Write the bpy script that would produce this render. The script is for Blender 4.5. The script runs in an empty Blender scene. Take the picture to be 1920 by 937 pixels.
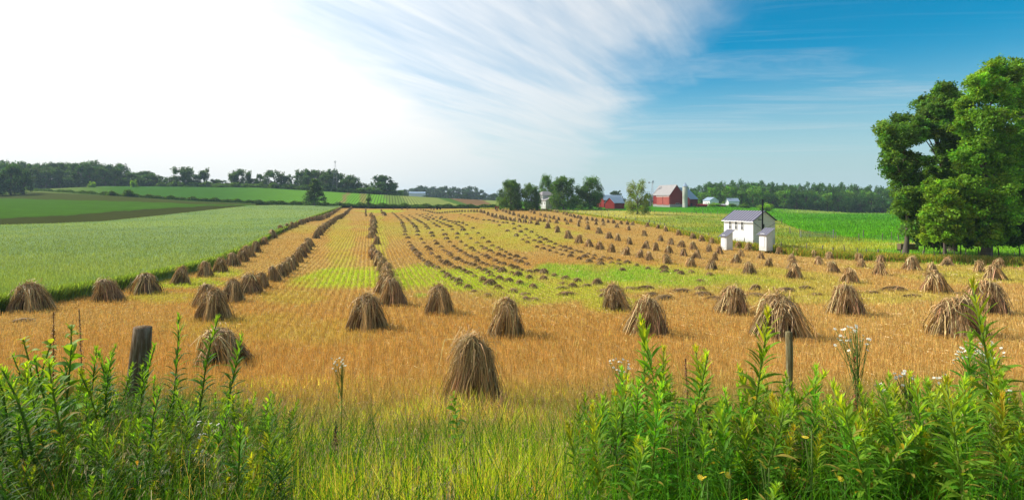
import bpy, math, random
import numpy as np
from math import radians as R
D = bpy.data
sc = bpy.context.scene
COL = sc.collection
# ---------------------------------------------------------------- camera, sky, sun, exposure
CAMZ = 6.8
cam = D.objects.new('camera', D.cameras.new('camera'))
COL.objects.link(cam); sc.camera = cam
cam.location = (0, 0, CAMZ); cam.rotation_euler = (R(90), 0, 0)
cam.data.sensor_width = 36; cam.data.lens = 36 * 1000 / 1920
cam.data.shift_y = -93.5 / 1920
cam.data.clip_start = 0.05; cam.data.clip_end = 20000
SUN_AZ, SUN_EL = -66, 36                      # degrees clockwise from the view direction, above the horizon
sd = (math.sin(R(SUN_AZ)) * math.cos(R(SUN_EL)), math.cos(R(SUN_AZ)) * math.cos(R(SUN_EL)), math.sin(R(SUN_EL)))
sl = D.lights.new('sun', 'SUN'); sl.energy = 4.6; sl.angle = R(0.6); sl.color = (1, .95, .86)
so = D.objects.new('sun', sl); COL.objects.link(so)
from mathutils import Vector, Matrix
so.rotation_euler = Vector(sd).to_track_quat('Z', 'Y').to_euler(); so.location = (0, 0, 50)
sc.view_settings.view_transform = 'Standard'; sc.view_settings.look = 'None'
sc.view_settings.exposure = 0.48; sc.view_settings.gamma = 1; sc.view_settings.use_curve_mapping = False
sc.cycles.max_bounces = 6; sc.cycles.transparent_max_bounces = 4
sc.cycles.diffuse_bounces = 3; sc.cycles.volume_bounces = 0

class NT:
    def __init__(s, tree): s.t = tree; s.n = tree.nodes; s.l = tree.links
    def new(s, typ, **kw):
        n = s.n.new(typ)
        ins = kw.pop('ins', {})
        for k, v in kw.items(): setattr(n, k, v)
        for k, v in ins.items():
            if hasattr(v, 'is_linked') or isinstance(v, bpy.types.NodeSocket): s.l.new(v, n.inputs[k])
            else: n.inputs[k].default_value = v
        return n
    def math(s, op, a, b=None, c=None, clamp=False):
        n = s.n.new('ShaderNodeMath'); n.operation = op; n.use_clamp = clamp
        for i, v in enumerate((a, b, c)):
            if v is None: continue
            if isinstance(v, bpy.types.NodeSocket): s.l.new(v, n.inputs[i])
            else: n.inputs[i].default_value = v
        return n.outputs[0]
    def mix(s, f, a, b, mode='MIX'):
        n = s.n.new('ShaderNodeMix'); n.data_type = 'RGBA'; n.blend_type = mode; n.clamp_factor = True
        for i, v in ((0, f), (6, a), (7, b)):
            if isinstance(v, bpy.types.NodeSocket): s.l.new(v, n.inputs[i])
            elif i == 0: n.inputs[0].default_value = v
            else: n.inputs[i].default_value = (*v, 1) if len(v) == 3 else v
        return n.outputs[2]
    def noise(s, vec, scale, detail=4, rough=.55, dist=0):
        n = s.n.new('ShaderNodeTexNoise'); n.inputs['Scale'].default_value = scale
        n.inputs['Detail'].default_value = detail; n.inputs['Roughness'].default_value = rough
        n.inputs['Distortion'].default_value = dist
        if vec is not None: s.l.new(vec, n.inputs['Vector'])
        return n.outputs[0]
    def ramp(s, f, lo, hi):
        n = s.n.new('ShaderNodeMapRange'); n.interpolation_type = 'SMOOTHSTEP'
        for i, v in enumerate((f, lo, hi)):
            if isinstance(v, bpy.types.NodeSocket): s.l.new(v, n.inputs[i])
            else: n.inputs[i].default_value = v
        return n.outputs[0]

wd = D.worlds.new('World'); sc.world = wd; wd.use_nodes = True
w = NT(wd.node_tree); w.n.clear()
sky = w.new('ShaderNodeTexSky'); sky.sky_type = 'NISHITA'; sky.sun_disc = False
sky.sun_elevation = R(SUN_EL); sky.sun_rotation = R(SUN_AZ)
sky.air_density = 1.0; sky.dust_density = 0.6; sky.ozone_density = 1.6; sky.altitude = 200
hs = w.new('ShaderNodeHueSaturation', ins={'Saturation': 1.7, 'Hue': .481, 'Value': .92, 'Color': sky.outputs[0]})
tc = w.new('ShaderNodeTexCoord'); sep = w.new('ShaderNodeSeparateXYZ', ins={0: tc.outputs['Generated']})
X, Y, Z = sep.outputs
zz = w.math('MAXIMUM', Z, 0.012)
zc = w.math('ADD', zz, 0.01)
cx = w.math('DIVIDE', X, zc); cy = w.math('DIVIDE', Y, zc)        # a flat layer of high cloud seen in perspective
# band edge of the high veil: x = .85 + .085 y
pv = w.new('ShaderNodeCombineXYZ', ins={0: cx, 1: cy})
n1 = w.noise(pv.outputs[0], .55, 5, .6, .3)
rot = w.new('ShaderNodeMapping', vector_type='TEXTURE', ins={'Vector': pv.outputs[0], 'Rotation': (0, 0, R(66)), 'Scale': (5., .75, 1)})
s1_ = w.noise(rot.outputs[0], 1.3, 7, .62, .5)
edge = w.math('SUBTRACT', w.math('MULTIPLY_ADD', cy, .085, 1.02), cx)
edge = w.math('ADD', edge, w.math('MULTIPLY_ADD', n1, 1.5, -.75)); edge = w.math('ADD', edge, w.math('MULTIPLY_ADD', s1_, .7, -.35))
veil = w.ramp(edge, -.25, .8)
# streaks, stretched along one wind direction
s1 = s1_
rot2 = w.new('ShaderNodeMapping', vector_type='TEXTURE', ins={'Vector': pv.outputs[0], 'Rotation': (0, 0, R(60)), 'Scale': (2.2, .22, 1)})
s2 = w.noise(rot2.outputs[0], .9, 5, .6, .35)
big = w.noise(pv.outputs[0], .28, 3, .5)
edgeR = w.math('SUBTRACT', edge, w.math('MULTIPLY_ADD', w.noise(pv.outputs[0], .35, 2), .8, .5))
solid = w.ramp(edgeR, .1, 2.1)
st = w.ramp(w.math('ADD', w.math('MULTIPLY', s1, .6), w.math('MULTIPLY', s2, .4)), .30, .62)
cl = w.math('MULTIPLY', veil, w.math('ADD', w.math('MULTIPLY', st, .36), .45))
cl = w.math('MAXIMUM', cl, solid)
# faint wisps right of the veil
wr = w.new('ShaderNodeMapping', vector_type='TEXTURE', ins={'Vector': pv.outputs[0], 'Rotation': (0, 0, R(-8)), 'Scale': (3.2, .7, 1)})
ws = w.math('MULTIPLY', w.ramp(w.noise(wr.outputs[0], .8, 7, .65, .8), .46, .8), .5)
cl = w.math('MAXIMUM', cl, ws)
# cloud brightness: forward scattering towards the sun
dotn = w.new('ShaderNodeVectorMath', operation='DOT_PRODUCT', ins={0: tc.outputs['Generated'], 1: sd})
fs = w.math('POWER', w.math('MAXIMUM', w.math('MULTIPLY_ADD', dotn.outputs['Value'], .5, .5), 0), 4)
cb = w.math('MULTIPLY_ADD', fs, 6.5, 5.5)
cc = w.new('ShaderNodeVectorMath', operation='SCALE', ins={0: (1, .995, .985), 'Scale': cb})
skyc = w.mix(cl, hs.outputs[0], cc.outputs[0])
# pale band of air low over the horizon
hz = w.ramp(Z, .24, 0.0)
skyc = w.mix(w.math('MULTIPLY', hz, .85), skyc, w.mix(w.ramp(fs, .02, .45), (2.9, 4.4, 4.9), (6.8, 6.95, 6.75)))
bg = w.new('ShaderNodeBackground', ins={'Color': skyc, 'Strength': .1})
w.new('ShaderNodeOutputWorld', ins={0: bg.outputs[0]})

# ---------------------------------------------------------------- ground shape
rng = np.random.default_rng(7)
random.seed(7)
TPX = np.array([-900, 0, 200, 480, 640, 800, 960, 1150, 1350, 1600, 1800, 2700.])
TD = np.array([100, 150, 200, 300, 420, 700, 1500, 5000.])
TZ = np.array([
 [0, 0, 0, 0, 0, 0, 0, 0, 0, 0, .5, .5],
 [.3, .3, 0, .3, .5, .5, .5, .5, .3, 0, .5, .5],
 [3.4, 3.4, 2.3, 1.0, 1, 1, 1, 1, 1, 0, .5, .5],
 [7.7, 7.7, 9.3, 4.9, 2.3, 2.0, 2.3, 2.9, 3.5, -.7, -.7, -.7],
 [13.8, 14, 17.7, 16.5, 12.7, 8.9, 5.5, 2.6, 3.4, -2.9, -2.9, -2.9],
 [17, 17, 17, 16, 13, 9, 5.5, 3, 3, 0, 0, 0],
 [14, 14, 14, 14, 12, 9, 6, 3, 3, 0, 0, 0],
 [0, 0, 0, 0, 0, 0, 0, 0, 0, 0, 0, 0]], float)
EY = np.array([-400, -3, 0, 2, 3, 4, 5.7, 8, 11, 16, 23, 35, 60, 90, 6000.])
EZ = np.array([5.1, 5.1, 5.1, 5.02, 4.85, 4.5, 3.85, 3.15, 2.42, 1.75, 1.2, .6, .1, 0, 0])
def ss(a, b, x):
    t = np.clip((x - a) / (b - a), 0, 1); return t * t * (3 - 2 * t)
def T(x, y):
    x = np.asarray(x, float); y = np.asarray(y, float)
    z = np.interp(y, EY, EZ)
    yy = np.maximum(y, 60)
    px = 960 + 1000 * x / yy
    i = np.clip(np.searchsorted(TPX, px) - 1, 0, len(TPX) - 2)
    fx = np.clip((px - TPX[i]) / (TPX[i + 1] - TPX[i]), 0, 1)
    L = np.log(yy); LD = np.log(TD)
    j = np.clip(np.searchsorted(LD, L) - 1, 0, len(TD) - 2)
    fy = np.clip((L - LD[j]) / (LD[j + 1] - LD[j]), 0, 1)
    t = TZ[j, i] * (1 - fx) * (1 - fy) + TZ[j, i + 1] * fx * (1 - fy) + TZ[j + 1, i] * (1 - fx) * fy + TZ[j + 1, i + 1] * fx * fy
    z = z + t * ss(60, 105, y)
    z = z + .05 * np.sin(x * .31 + 1) * np.cos(y * .27) * ss(8, 20, y)
    return z
DG = np.exp(np.linspace(math.log(5), math.log(1500), 700))
def dist1(px, py):
    """distance at which the line of sight through a picture point meets the ground"""
    px = np.atleast_1d(np.asarray(px, float)); py = np.broadcast_to(np.atleast_1d(np.asarray(py, float)), px.shape)
    u = (px - 960) / 1000
    g = 375 + 1000 * (CAMZ - T(u[:, None] * DG[None], np.broadcast_to(DG, (len(u), len(DG))))) / DG
    ok = g <= py[:, None]
    k = np.where(ok.any(1), ok.argmax(1), len(DG) - 1); k = np.maximum(k, 1)
    a = g[np.arange(len(u)), k - 1]; b = g[np.arange(len(u)), k]
    f = np.clip((a - py) / np.maximum(a - b, 1e-6), 0, 1)
    return DG[k - 1] * (1 - f) + DG[k] * f
def dist(px, py):
    px = np.atleast_1d(np.asarray(px, float)); py = np.broadcast_to(np.atleast_1d(np.asarray(py, float)), px.shape)
    return lookup(px, py)
GPX = np.arange(-900, 2751, 3.); GPY = np.arange(325, 1500, .25); GT_ = np.empty((len(GPX), len(GPY)), np.float32)
for _i, _p in enumerate(GPX):
    _u = (_p - 960) / 1000; _g = np.minimum.accumulate(375 + 1000 * (CAMZ - T(_u * DG, DG)) / DG)
    _g = _g - np.arange(len(DG)) * 1e-7
    GT_[_i] = np.interp(GPY, _g[::-1], DG[::-1])
def lookup(px, py):
    a = np.clip((px - GPX[0]) / 3, 0, len(GPX) - 1.001); b = np.clip((py - GPY[0]) / .25, 0, len(GPY) - 1.001)
    i = a.astype(int); j = b.astype(int); a = a - i; b = b - j
    return GT_[i, j] * (1 - a) * (1 - b) + GT_[i + 1, j] * a * (1 - b) + GT_[i, j + 1] * (1 - a) * b + GT_[i + 1, j + 1] * a * b
def at(px, py):
    d = float(dist(px, py)[0]); x = (px - 960) / 1000 * d
    return x, d, float(T(x, d))

# ---------------------------------------------------------------- helpers
def tag(o, label=None, cat=None, group=None, kind=None):
    if label: o['label'] = label
    if cat: o['category'] = cat
    if group: o['group'] = group
    if kind: o['kind'] = kind
    return o
def link(name, data, loc=(0, 0, 0), rz=0, parent=None, scale=None):
    o = D.objects.new(name, data); COL.objects.link(o)
    o.location = loc; o.rotation_euler = (0, 0, rz)
    if scale: o.scale = scale
    if parent: o.parent = parent
    return o
def copy_tree(o, parent=None):
    c = o.copy(); COL.objects.link(c); c.parent = parent
    for ch in list(o.children): copy_tree(ch, c)
    return c
def npmesh(name, v, f, mat, col=None, smooth=False):
    v = np.ascontiguousarray(v, np.float32).reshape(-1, 3); f = np.ascontiguousarray(f, np.int32)
    me = D.meshes.new(name); n, k = f.shape
    me.vertices.add(len(v)); me.vertices.foreach_set('co', v.ravel())
    me.loops.add(n * k); me.loops.foreach_set('vertex_index', f.ravel())
    me.polygons.add(n); me.polygons.foreach_set('loop_start', np.arange(0, n * k, k, dtype=np.int32))
    me.update(calc_edges=True)
    if smooth: me.polygons.foreach_set('use_smooth', np.ones(n, bool))
    if col is not None:
        a = me.attributes.new('col', 'FLOAT_COLOR', 'POINT')
        c = np.ones((len(v), 4), np.float32); c[:, :3] = col
        a.data.foreach_set('color', c.ravel())
    me.materials.append(mat)
    return me
def ribbons(P, W, side, col):
    """P (N,S,3) paths, W (N,S) widths, side (N,3), col (N,3) or (N,S,3) -> verts, quads, colours"""
    N, S, _ = P.shape
    h = side[:, None, :] * (W[..., None] * .5)
    v = np.stack([P - h, P + h], 2).reshape(-1, 3)
    b = (np.arange(N)[:, None] * S + np.arange(S - 1)[None]) * 2
    f = np.stack([b, b + 1, b + 3, b + 2], -1).reshape(-1, 4)
    if col.ndim == 2: col = np.repeat(col[:, None], S, 1)
    c = np.repeat(col[:, :, None], 2, 2).reshape(-1, 3)
    return v, f, c
def join(parts):
    V, F, C, o = [], [], [], 0
    for v, f, c in parts:
        V.append(v); F.append(f + o); C.append(np.broadcast_to(c, (len(v), 3))); o += len(v)
    return np.concatenate(V), np.concatenate(F), np.concatenate(C)
def tube(pts, rad, sides=6, col=(.1, .08, .06)):
    pts = np.asarray(pts, float); rad = np.asarray(rad, float); n = len(pts)
    tan = np.gradient(pts, axis=0); tan /= np.linalg.norm(tan, axis=1)[:, None] + 1e-9
    ref = np.array([.31, .95, .02]) if abs(tan[0][1]) < .9 else np.array([1, 0, 0.])
    a = np.cross(tan, ref); a /= np.linalg.norm(a, axis=1)[:, None] + 1e-9; b = np.cross(tan, a)
    th = np.arange(sides) / sides * 2 * math.pi
    v = pts[:, None] + rad[:, None, None] * (a[:, None] * np.cos(th)[None, :, None] + b[:, None] * np.sin(th)[None, :, None])
    v = v.reshape(-1, 3); f = []
    for i in range(n - 1):
        for j in range(sides):
            f.append((i * sides + j, i * sides + (j + 1) % sides, (i + 1) * sides + (j + 1) % sides, (i + 1) * sides + j))
    v = np.vstack([v, pts[-1:], pts[:1]]); e = (n - 1) * sides
    for j in range(0, sides, 1):
        f.append((e + j, e + (j + 1) % sides, len(v) - 2, len(v) - 2))
    f = [q for q in f if len(set(q)) == 4] + [(e + j, e + (j + 1) % sides, e + (j + 2) % sides, len(v) - 2) for j in range(0, sides, 2)] + \
        [(j, (j + 1) % sides, (j + 2) % sides, len(v) - 1) for j in range(0, sides, 2)]
    return v, np.array(f), np.broadcast_to(np.asarray(col, float), (len(v), 3))
def rnd(n, a=0., b=1.): return rng.uniform(a, b, n)
def unit(a): return a / (np.linalg.norm(a, axis=-1, keepdims=True) + 1e-9)
def vary(base, n, amt=.25, hue=.06):
    c = np.asarray(base, float)
    if c.ndim == 1: c = np.tile(c, (n, 1))
    return np.clip(c * np.exp(rng.normal(0, amt, (n, 1))) * (1 + rng.normal(0, hue, (n, 3))), .003, .95)

# ---------------------------------------------------------------- materials
def leafy(name, transl=.3, rough=.6, spec=.25, tint=(1.25, 1.15, .5)):
    m = D.materials.new(name); m.use_nodes = True; t = NT(m.node_tree); t.n.clear()
    a = t.new('ShaderNodeAttribute', attribute_name='col')
    geo = t.new('ShaderNodeNewGeometry')
    g = t.noise(geo.outputs['Position'], 2.2, 3)
    c = t.mix(1, a.outputs['Color'], t.new('ShaderNodeCombineColor', ins={0: t.math('MULTIPLY_ADD', g, .5, .75), 1: t.math('MULTIPLY_ADD', g, .5, .75), 2: t.math('MULTIPLY_ADD', g, .5, .75)}).outputs[0], 'MULTIPLY')
    p = t.new('ShaderNodeBsdfPrincipled', ins={'Base Color': c, 'Roughness': rough, 'Specular IOR Level': spec})
    tr = t.new('ShaderNodeBsdfTranslucent', ins={'Color': t.mix(1, c, tint, 'MULTIPLY')})
    mx = t.new('ShaderNodeMixShader', ins={0: transl, 1: p.outputs[0], 2: tr.outputs[0]})
    t.new('ShaderNodeOutputMaterial', ins={0: mx.outputs[0]})
    return m
def surf(name, base=None, rough=.85, scale=3., amt=.3, bump=.3, attr=False, bscale=None, extra=None, metal=0., spec=0.):
    """opaque material: base colour (or the 'col' attribute) broken up by noise, with bump; extra(t, colour, pos) may add more"""
    m = D.materials.new(name); m.use_nodes = True; t = NT(m.node_tree); t.n.clear()
    geo = t.new('ShaderNodeTexCoord'); pos = geo.outputs['Object']
    if attr: c = t.new('ShaderNodeAttribute', attribute_name='col').outputs['Color']
    else: c = t.mix(0, base, base)
    n = t.noise(pos, scale, 6, .62)
    k = t.math('MULTIPLY_ADD', n, 2 * amt, 1 - amt)
    c = t.mix(1, c, t.new('ShaderNodeCombineColor', ins={0: k, 1: k, 2: k}).outputs[0], 'MULTIPLY')
    hgt = t.noise(pos, bscale or scale * 3, 5, .6)
    if extra: c, hgt = extra(t, c, pos, hgt)
    b = t.new('ShaderNodeBump', ins={'Strength': bump, 'Distance': .05, 'Height': hgt})
    p = t.new('ShaderNodeBsdfPrincipled', ins={'Base Color': c, 'Roughness': rough, 'Specular IOR Level': spec, 'Metallic': metal, 'Normal': b.outputs[0]})
    t.new('ShaderNodeOutputMaterial', ins={0: p.outputs[0]})
    return m
def stripes(axis_deg, period, colr, depth, lo=.35, hi=.7, wob=.25, hmix=1.):
    """crop rows: a second colour in lines that run at axis_deg from +Y, broken by noise"""
    def ex(t, c, pos, h):
        mp = t.new('ShaderNodeMapping', ins={'Vector': pos, 'Rotation': (0, 0, R(axis_deg))})
        s = t.new('ShaderNodeSeparateXYZ', ins={0: mp.outputs[0]})
        xx = t.math('ADD', s.outputs[0], t.math('MULTIPLY_ADD', t.noise(pos, .35, 2), wob, -wob / 2))
        wv = t.math('MULTIPLY_ADD', t.math('SINE', t.math('MULTIPLY', xx, 2 * math.pi / period)), .5, .5)
        k = t.ramp(t.math('ADD', wv, t.math('MULTIPLY_ADD', t.noise(pos, 1.7, 4, .7), .7, -.35)), lo, hi)
        return t.mix(t.math('MULTIPLY', k, depth), c, colr), t.math('ADD', h, t.math('MULTIPLY', wv, -hmix))
    return ex
M_GRASS = leafy('grass_blade', .55, .7, .12, (1.45, 1.3, .4))
M_WEED = leafy('weed_leaf', .5, .6, .16, (1.5, 1.3, .35))
M_LEAF = leafy('tree_leaf', .42, .65, .12, (1.5, 1.3, .4))
M_STRAW = leafy('straw', .08, .6, .3, (1.1, 1, .7))
M_STUB = leafy('stubble_stalk', .2, .6, .3, (1.05, 1.05, .9))
M_FLOWER = leafy('petal', .2, .6, .2, (1, 1, 1))
M_BARK = surf('bark', attr=True, scale=6, amt=.4, bump=.6)
M_WOOD = surf('weathered_wood', attr=True, scale=9, amt=.35, bump=.5)
# ---------------------------------------------------------------- field outlines, as picture curves laid on the ground
def curve(pts):
    a = np.array(pts, float); return lambda px: np.interp(px, a[:, 0], a[:, 1])
C_OATN = curve([(-700, 640), (-150, 598), (0, 588), (60, 577), (150, 560), (250, 540), (330, 520), (400, 500), (470, 468), (520, 440), (560, 420), (600, 405), (625, 395), (640, 390)])
C_OATF = curve([(-700, 436), (-150, 431), (0, 427), (100, 424), (200, 419), (300, 408), (400, 396), (470, 388), (520, 387), (640, 388.5)])
C_STUBR = curve([(640, 390), (700, 391.5), (880, 391), (960, 392), (1000, 393), (1060, 399), (1100, 404), (1150, 411), (1200, 420), (1250, 431), (1300, 445), (1350, 459), (1400, 467), (1450, 474), (1500, 481), (1600, 488), (1700, 492), (1800, 496), (1920, 500), (2300, 512), (2700, 520)])
def C_STUB(px): return np.where(px < 640, C_OATN(px), C_STUBR(px))
C_PLOW = curve([(-700, 420), (-150, 415), (0, 410), (130, 404), (200, 398), (300, 391), (400, 386), (470, 385.8), (481, 385)])
C_BEAN = curve([(-700, 372), (0, 372), (100, 375), (200, 377), (300, 380), (370, 383), (481, 384.5)])
_P, _B = C_PLOW, C_BEAN
C_PLOW = lambda p: _P(p) + .5 * np.sin(p * .11) + .35 * np.sin(p * .37)
C_BEAN = lambda p: _B(p) + .4 * np.sin(p * .09 + 1) + .3 * np.sin(p * .31)
C_HEDGE = curve([(-700, 356), (0, 358), (60, 360), (100, 362), (200, 366.5), (300, 373), (350, 377), (480, 382), (560, 385), (640, 387), (760, 388.5), (960, 389.5)])
C_MEAD = curve([(900, 391), (960, 391), (1100, 393.5), (1200, 396), (1300, 399), (1380, 401), (1450, 409), (1480, 424), (1520, 436), (1600, 446), (1700, 452), (1800, 456), (1920, 459), (2300, 464), (2700, 470)])
def sheet(name, px0, px1, near, far, ncol, nrow, off, mat, colf=None, nd=None, fd=None, skirt=0):
    px = np.linspace(px0, px1, ncol)
    a = np.full(ncol, nd) if nd else dist(px, near(px))
    b = dist(px, far(px)) if fd is None else np.full(ncol, fd)
    if name == 'stubble_field': b = b + .3
    b = np.maximum(b, a * 1.002)
    t = np.linspace(0, 1, nrow)[:, None]
    d = np.exp(np.log(a)[None] * (1 - t) + np.log(b)[None] * t)
    x = (px[None] - 960) / 1000 * d
    z = T(x, d) + off
    if skirt:
        x = np.vstack([x[:1], x]); z = np.vstack([z[:1] - skirt, z]); d = np.vstack([d[:1], d]); nrow += 1
    v = np.stack([x, d, z], -1).reshape(-1, 3)
    i = (np.arange(nrow - 1)[:, None] * ncol + np.arange(ncol - 1)[None]).ravel()
    f = np.stack([i, i + 1, i + ncol + 1, i + ncol], -1)
    c = colf(v[:, 0], v[:, 1]) if colf else None
    o = link(name, npmesh(name, v, f, mat, c, smooth=True)); o['kind'] = 'structure'
    return o
def P_of(x, y, z=None):
    z = T(x, y) if z is None else z
    return 960 + 1000 * x / y, 375 + 1000 * (CAMZ - z) / y
def blob(px, py, cx, cy, rx, ry, soft=.5):
    q = ((px - cx) / rx) ** 2 + ((py - cy) / ry) ** 2
    return 1 - ss(1 - soft, 1 + soft, q)
def lnoise(x, y, s, seed=0):
    """cheap smooth noise in -1..1"""
    r = np.random.default_rng(seed); o = 0
    for k in range(6):
        a, b, p = r.normal(0, 1 / s, 2).tolist() + [r.uniform(0, 6.28)]
        o = o + np.sin(a * x + b * y + p)
    return o / 3
GOLD = np.array([.62, .40, .115]); GOLD2 = np.array([.62, .36, .09]); YG = np.array([.52, .62, .04]); GRN = np.array([.30, .54, .03]); PALE = np.array([.70, .45, .14])
def stub_zone(x, y):
    px, py = P_of(x, y)
    n = lnoise(x, y, 2.2, 3); n2 = lnoise(x, y, 7, 5); n3 = lnoise(x, y, .7, 9)
    g = np.zeros_like(px); yg = np.zeros_like(px)
    w = 1 + .22 * n
    for a in [(660, 521, 105, 19, 1.), (800, 521, 110, 20, 1), (600, 530, 60, 12, .8), (340, 532, 80, 10, .9), (420, 512, 40, 10, .7), (900, 525, 150, 22, .85), (1020, 545, 120, 26, .7),
              (1180, 525, 200, 30, .6), (1400, 525, 180, 26, .45), (640, 455, 26, 50, .35), (712, 455, 14, 50, .5), (715, 396, 40, 3, .9), (820, 430, 150, 18, .35), (960, 440, 130, 26, .5),
              (1180, 405, 60, 6, .2), (1150, 572, 60, 14, .5), (1500, 560, 120, 14, .35), (1650, 560, 160, 12, .3), (1850, 520, 140, 14, .45), (1740, 500, 160, 6, .3), (550, 560, 60, 14, .25),
              (300, 560, 60, 10, .4), (860, 396, 50, 4, .5), (560, 430, 60, 8, .25), (520, 620, 200, 30, .15)]:
        yg = np.maximum(yg, blob(px, py, a[0], a[1], a[2] * w, a[3] * w, .6) * a[4])
    for a in [(1060, 507, 60, 11, .9), (1160, 517, 130, 15, .9), (1290, 528, 120, 12, .6), (1000, 535, 30, 8, .4), (790, 556, 14, 4, .7)]:
        g = np.maximum(g, blob(px, py, a[0], a[1], a[2] * w, a[3] * w, .6) * a[4])
    n4 = lnoise(x * 3, y * .5, 2.2, 77)
    yg = np.clip(yg * (.95 + .22 * n3 + .18 * n4), 0, 1)[:, None]; g = np.clip(g * (.9 + .2 * n3 + .18 * n4), 0, 1)[:, None]
    k = ss(-.8, .8, n2)[:, None]
    base = GOLD * k + GOLD2 * (1 - k)
    r = (ss(1150, 1500, px) * .55)[:, None]; base = base * (1 - r) + PALE * r
    base = base * (1 - yg) + YG * yg; base = base * (1 - g) + GRN * g
    v = ((ss(15, 9.5, y + .8 * n) * .75)[:, None]) * np.where(px[:, None] < 1150, 1, .8); base = base * (1 - v) + np.array([.22, .27, .05]) * v
    return base
m_stub = surf('stubble_soil', attr=True, scale=1.1, amt=.28, bump=.5, bscale=9, extra=stripes(-15.1, .46, (.22, .13, .05), .7, .42, .85, .12, .8))
sheet('stubble_field', -700, 2700, None, C_STUB, 640, 300, .03, m_stub, lambda x, y: stub_zone(x, y) * .62, nd=6.2)
def oat_zone(x, y):
    px, py = P_of(x, y, T(x, y) + .7)
    k = ss(-1, 1, lnoise(x, y, 9, 11) + .5 * lnoise(x, y, 2, 12))[:, None]
    c = np.array([.135, .21, .085]) * k + np.array([.18, .25, .085]) * (1 - k)
    b = (blob(px, py, 250, 470, 420, 45) * .3)[:, None]
    return c * (1 - b) + np.array([.19, .235, .12]) * b
m_oat = surf('oat_crop', attr=True, scale=.8, amt=.3, bump=.9, bscale=4)
sheet('oat_field', -700, 640, C_OATN, C_OATF, 220, 200, .72, m_oat, oat_zone, skirt=.75)
m_plow = surf('ploughed_soil', (.042, .045, .014), scale=.35, amt=.4, bump=.7, extra=stripes(7, 1.4, (.05, .075, .015), .55, .4, .8))
sheet('ploughed_field', -700, 480, C_OATF, C_PLOW, 130, 30, .05, m_plow)
m_bean = surf('young_bean_crop', (.05, .135, .012), scale=.16, amt=.42, bump=.7, extra=stripes(7, 2.2, (.05, .065, .016), .8, .45, .85))
sheet('bean_field', -700, 480, C_PLOW, C_BEAN, 130, 40, .1, m_bean)
m_up = surf('thin_crop_soil', (.055, .06, .018), scale=.2, amt=.4, bump=.6, extra=stripes(7, 1.6, (.06, .10, .02), .6, .45, .85))
sheet('fallow_field', -700, 480, C_BEAN, C_HEDGE, 130, 30, .06, m_up)
def hill_zone(x, y):
    px, py = P_of(x, y)
    c = np.tile(np.array([.045, .135, .02]), (len(x), 1))
    def put(mask, col):
        nonlocal c
        mask = np.clip(mask, 0, 1)[:, None]; c = c * (1 - mask) + np.array(col) * mask
    sh = (387 - py) * .9
    put(ss(380, 620, px), (.12, .28, .028))
    put(ss(634, 636, px - sh * .55) * ss(643, 641, px - sh * .55), (.26, .17, .075))
    put(ss(676, 677, px) * ss(690, 688, px), (.20, .19, .05))
    put(ss(729, 731, px + sh * .55), (.13, .19, .045))
    put(ss(770, 773, px + sh * 1.2), (.22, .26, .07))
    put(ss(866, 870, px + sh * 3.5) * ss(905, 900, px + sh * 2.2), (.07, .14, .03))
    put(ss(885, 888, px + sh * 3.2) * ss(930, 925, px + sh * 2), (.20, .11, .06))
    put(ss(250, 60, px) * .5, (.28, .28, .09))
    return c
def corn_rows(t, c, pos, h):
    mp = t.new('ShaderNodeMapping', ins={'Vector': pos, 'Rotation': (0, 0, R(-13))})
    s = t.new('ShaderNodeSeparateXYZ', ins={0: mp.outputs[0]})
    wv = t.math('MULTIPLY_ADD', t.math('SINE', t.math('MULTIPLY', s.outputs[0], 2 * math.pi / 1.9)), .5, .5)
    k = t.ramp(t.math('ADD', wv, t.math('MULTIPLY_ADD', t.noise(pos, .6, 3, .7), .8, -.4)), .55, .95)
    return t.mix(t.math('MULTIPLY', k, .75), c, (.05, .075, .02)), t.math('ADD', h, t.math('MULTIPLY', wv, -2))
m_corn = surf('corn_crop', attr=True, scale=.12, amt=.32, bump=.9, extra=corn_rows)
sheet('corn_field', -700, 960, C_HEDGE, None, 260, 60, .1, m_corn, hill_zone, fd=455)
def mead_zone(x, y):
    px, py = P_of(x, y)
    k = ss(-1, 1, lnoise(x, y, 8, 21) + .6 * lnoise(x, y, 2.5, 22))[:, None]
    c = np.array([.25, .265, .055]) * k + np.array([.15, .22, .035]) * (1 - k)
    a = ss(1560, 1720, px)[:, None]; c = c * (1 - a) + np.array([.17, .36, .035]) * a
    b = (blob(px, py, 1150, 402, 130, 7) * .6)[:, None]; c = c * (1 - b) + np.array([.42, .36, .10]) * b
    e = (blob(px, py, 1600, 462, 110, 8) * .5)[:, None]; c = c * (1 - e) + np.array([.42, .40, .08]) * e
    p = (blob(px, py, 1720, 458, 60, 2.5) * .6)[:, None]; c = c * (1 - p) + np.array([.45, .38, .2]) * p
    return c
m_mead = surf('meadow_grass', attr=True, scale=.7, amt=.35, bump=.9, bscale=4)
sheet('meadow', 880, 2700, lambda p: C_STUBR(p), C_MEAD, 360, 110, .02, m_mead, mead_zone)
def gf_zone(x, y):
    px, py = P_of(x, y)
    k = ss(-1, 1, lnoise(x * .5, y, 14, 31))[:, None]
    c = np.array([.05, .18, .008]) * k + np.array([.08, .24, .012]) * (1 - k)
    b = ss(403, 397, py)[:, None] * ss(1440, 1520, px)[:, None] * .55; c = c * (1 - b) + np.array([.28, .30, .10]) * b
    return c
m_gf = surf('hay_crop', attr=True, scale=.9, amt=.3, bump=.9, bscale=4)
sheet('hay_field', 900, 2700, C_MEAD, None, 200, 60, .06, m_gf, gf_zone, fd=430)
def gf_pts():
    x, y = scatter(60000, 1300, 2000, 386, 470, lambda p: C_MEAD(p), lambda p: 0 * p + 386)
    k = y < 425; return x[k], y[k]
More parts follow.
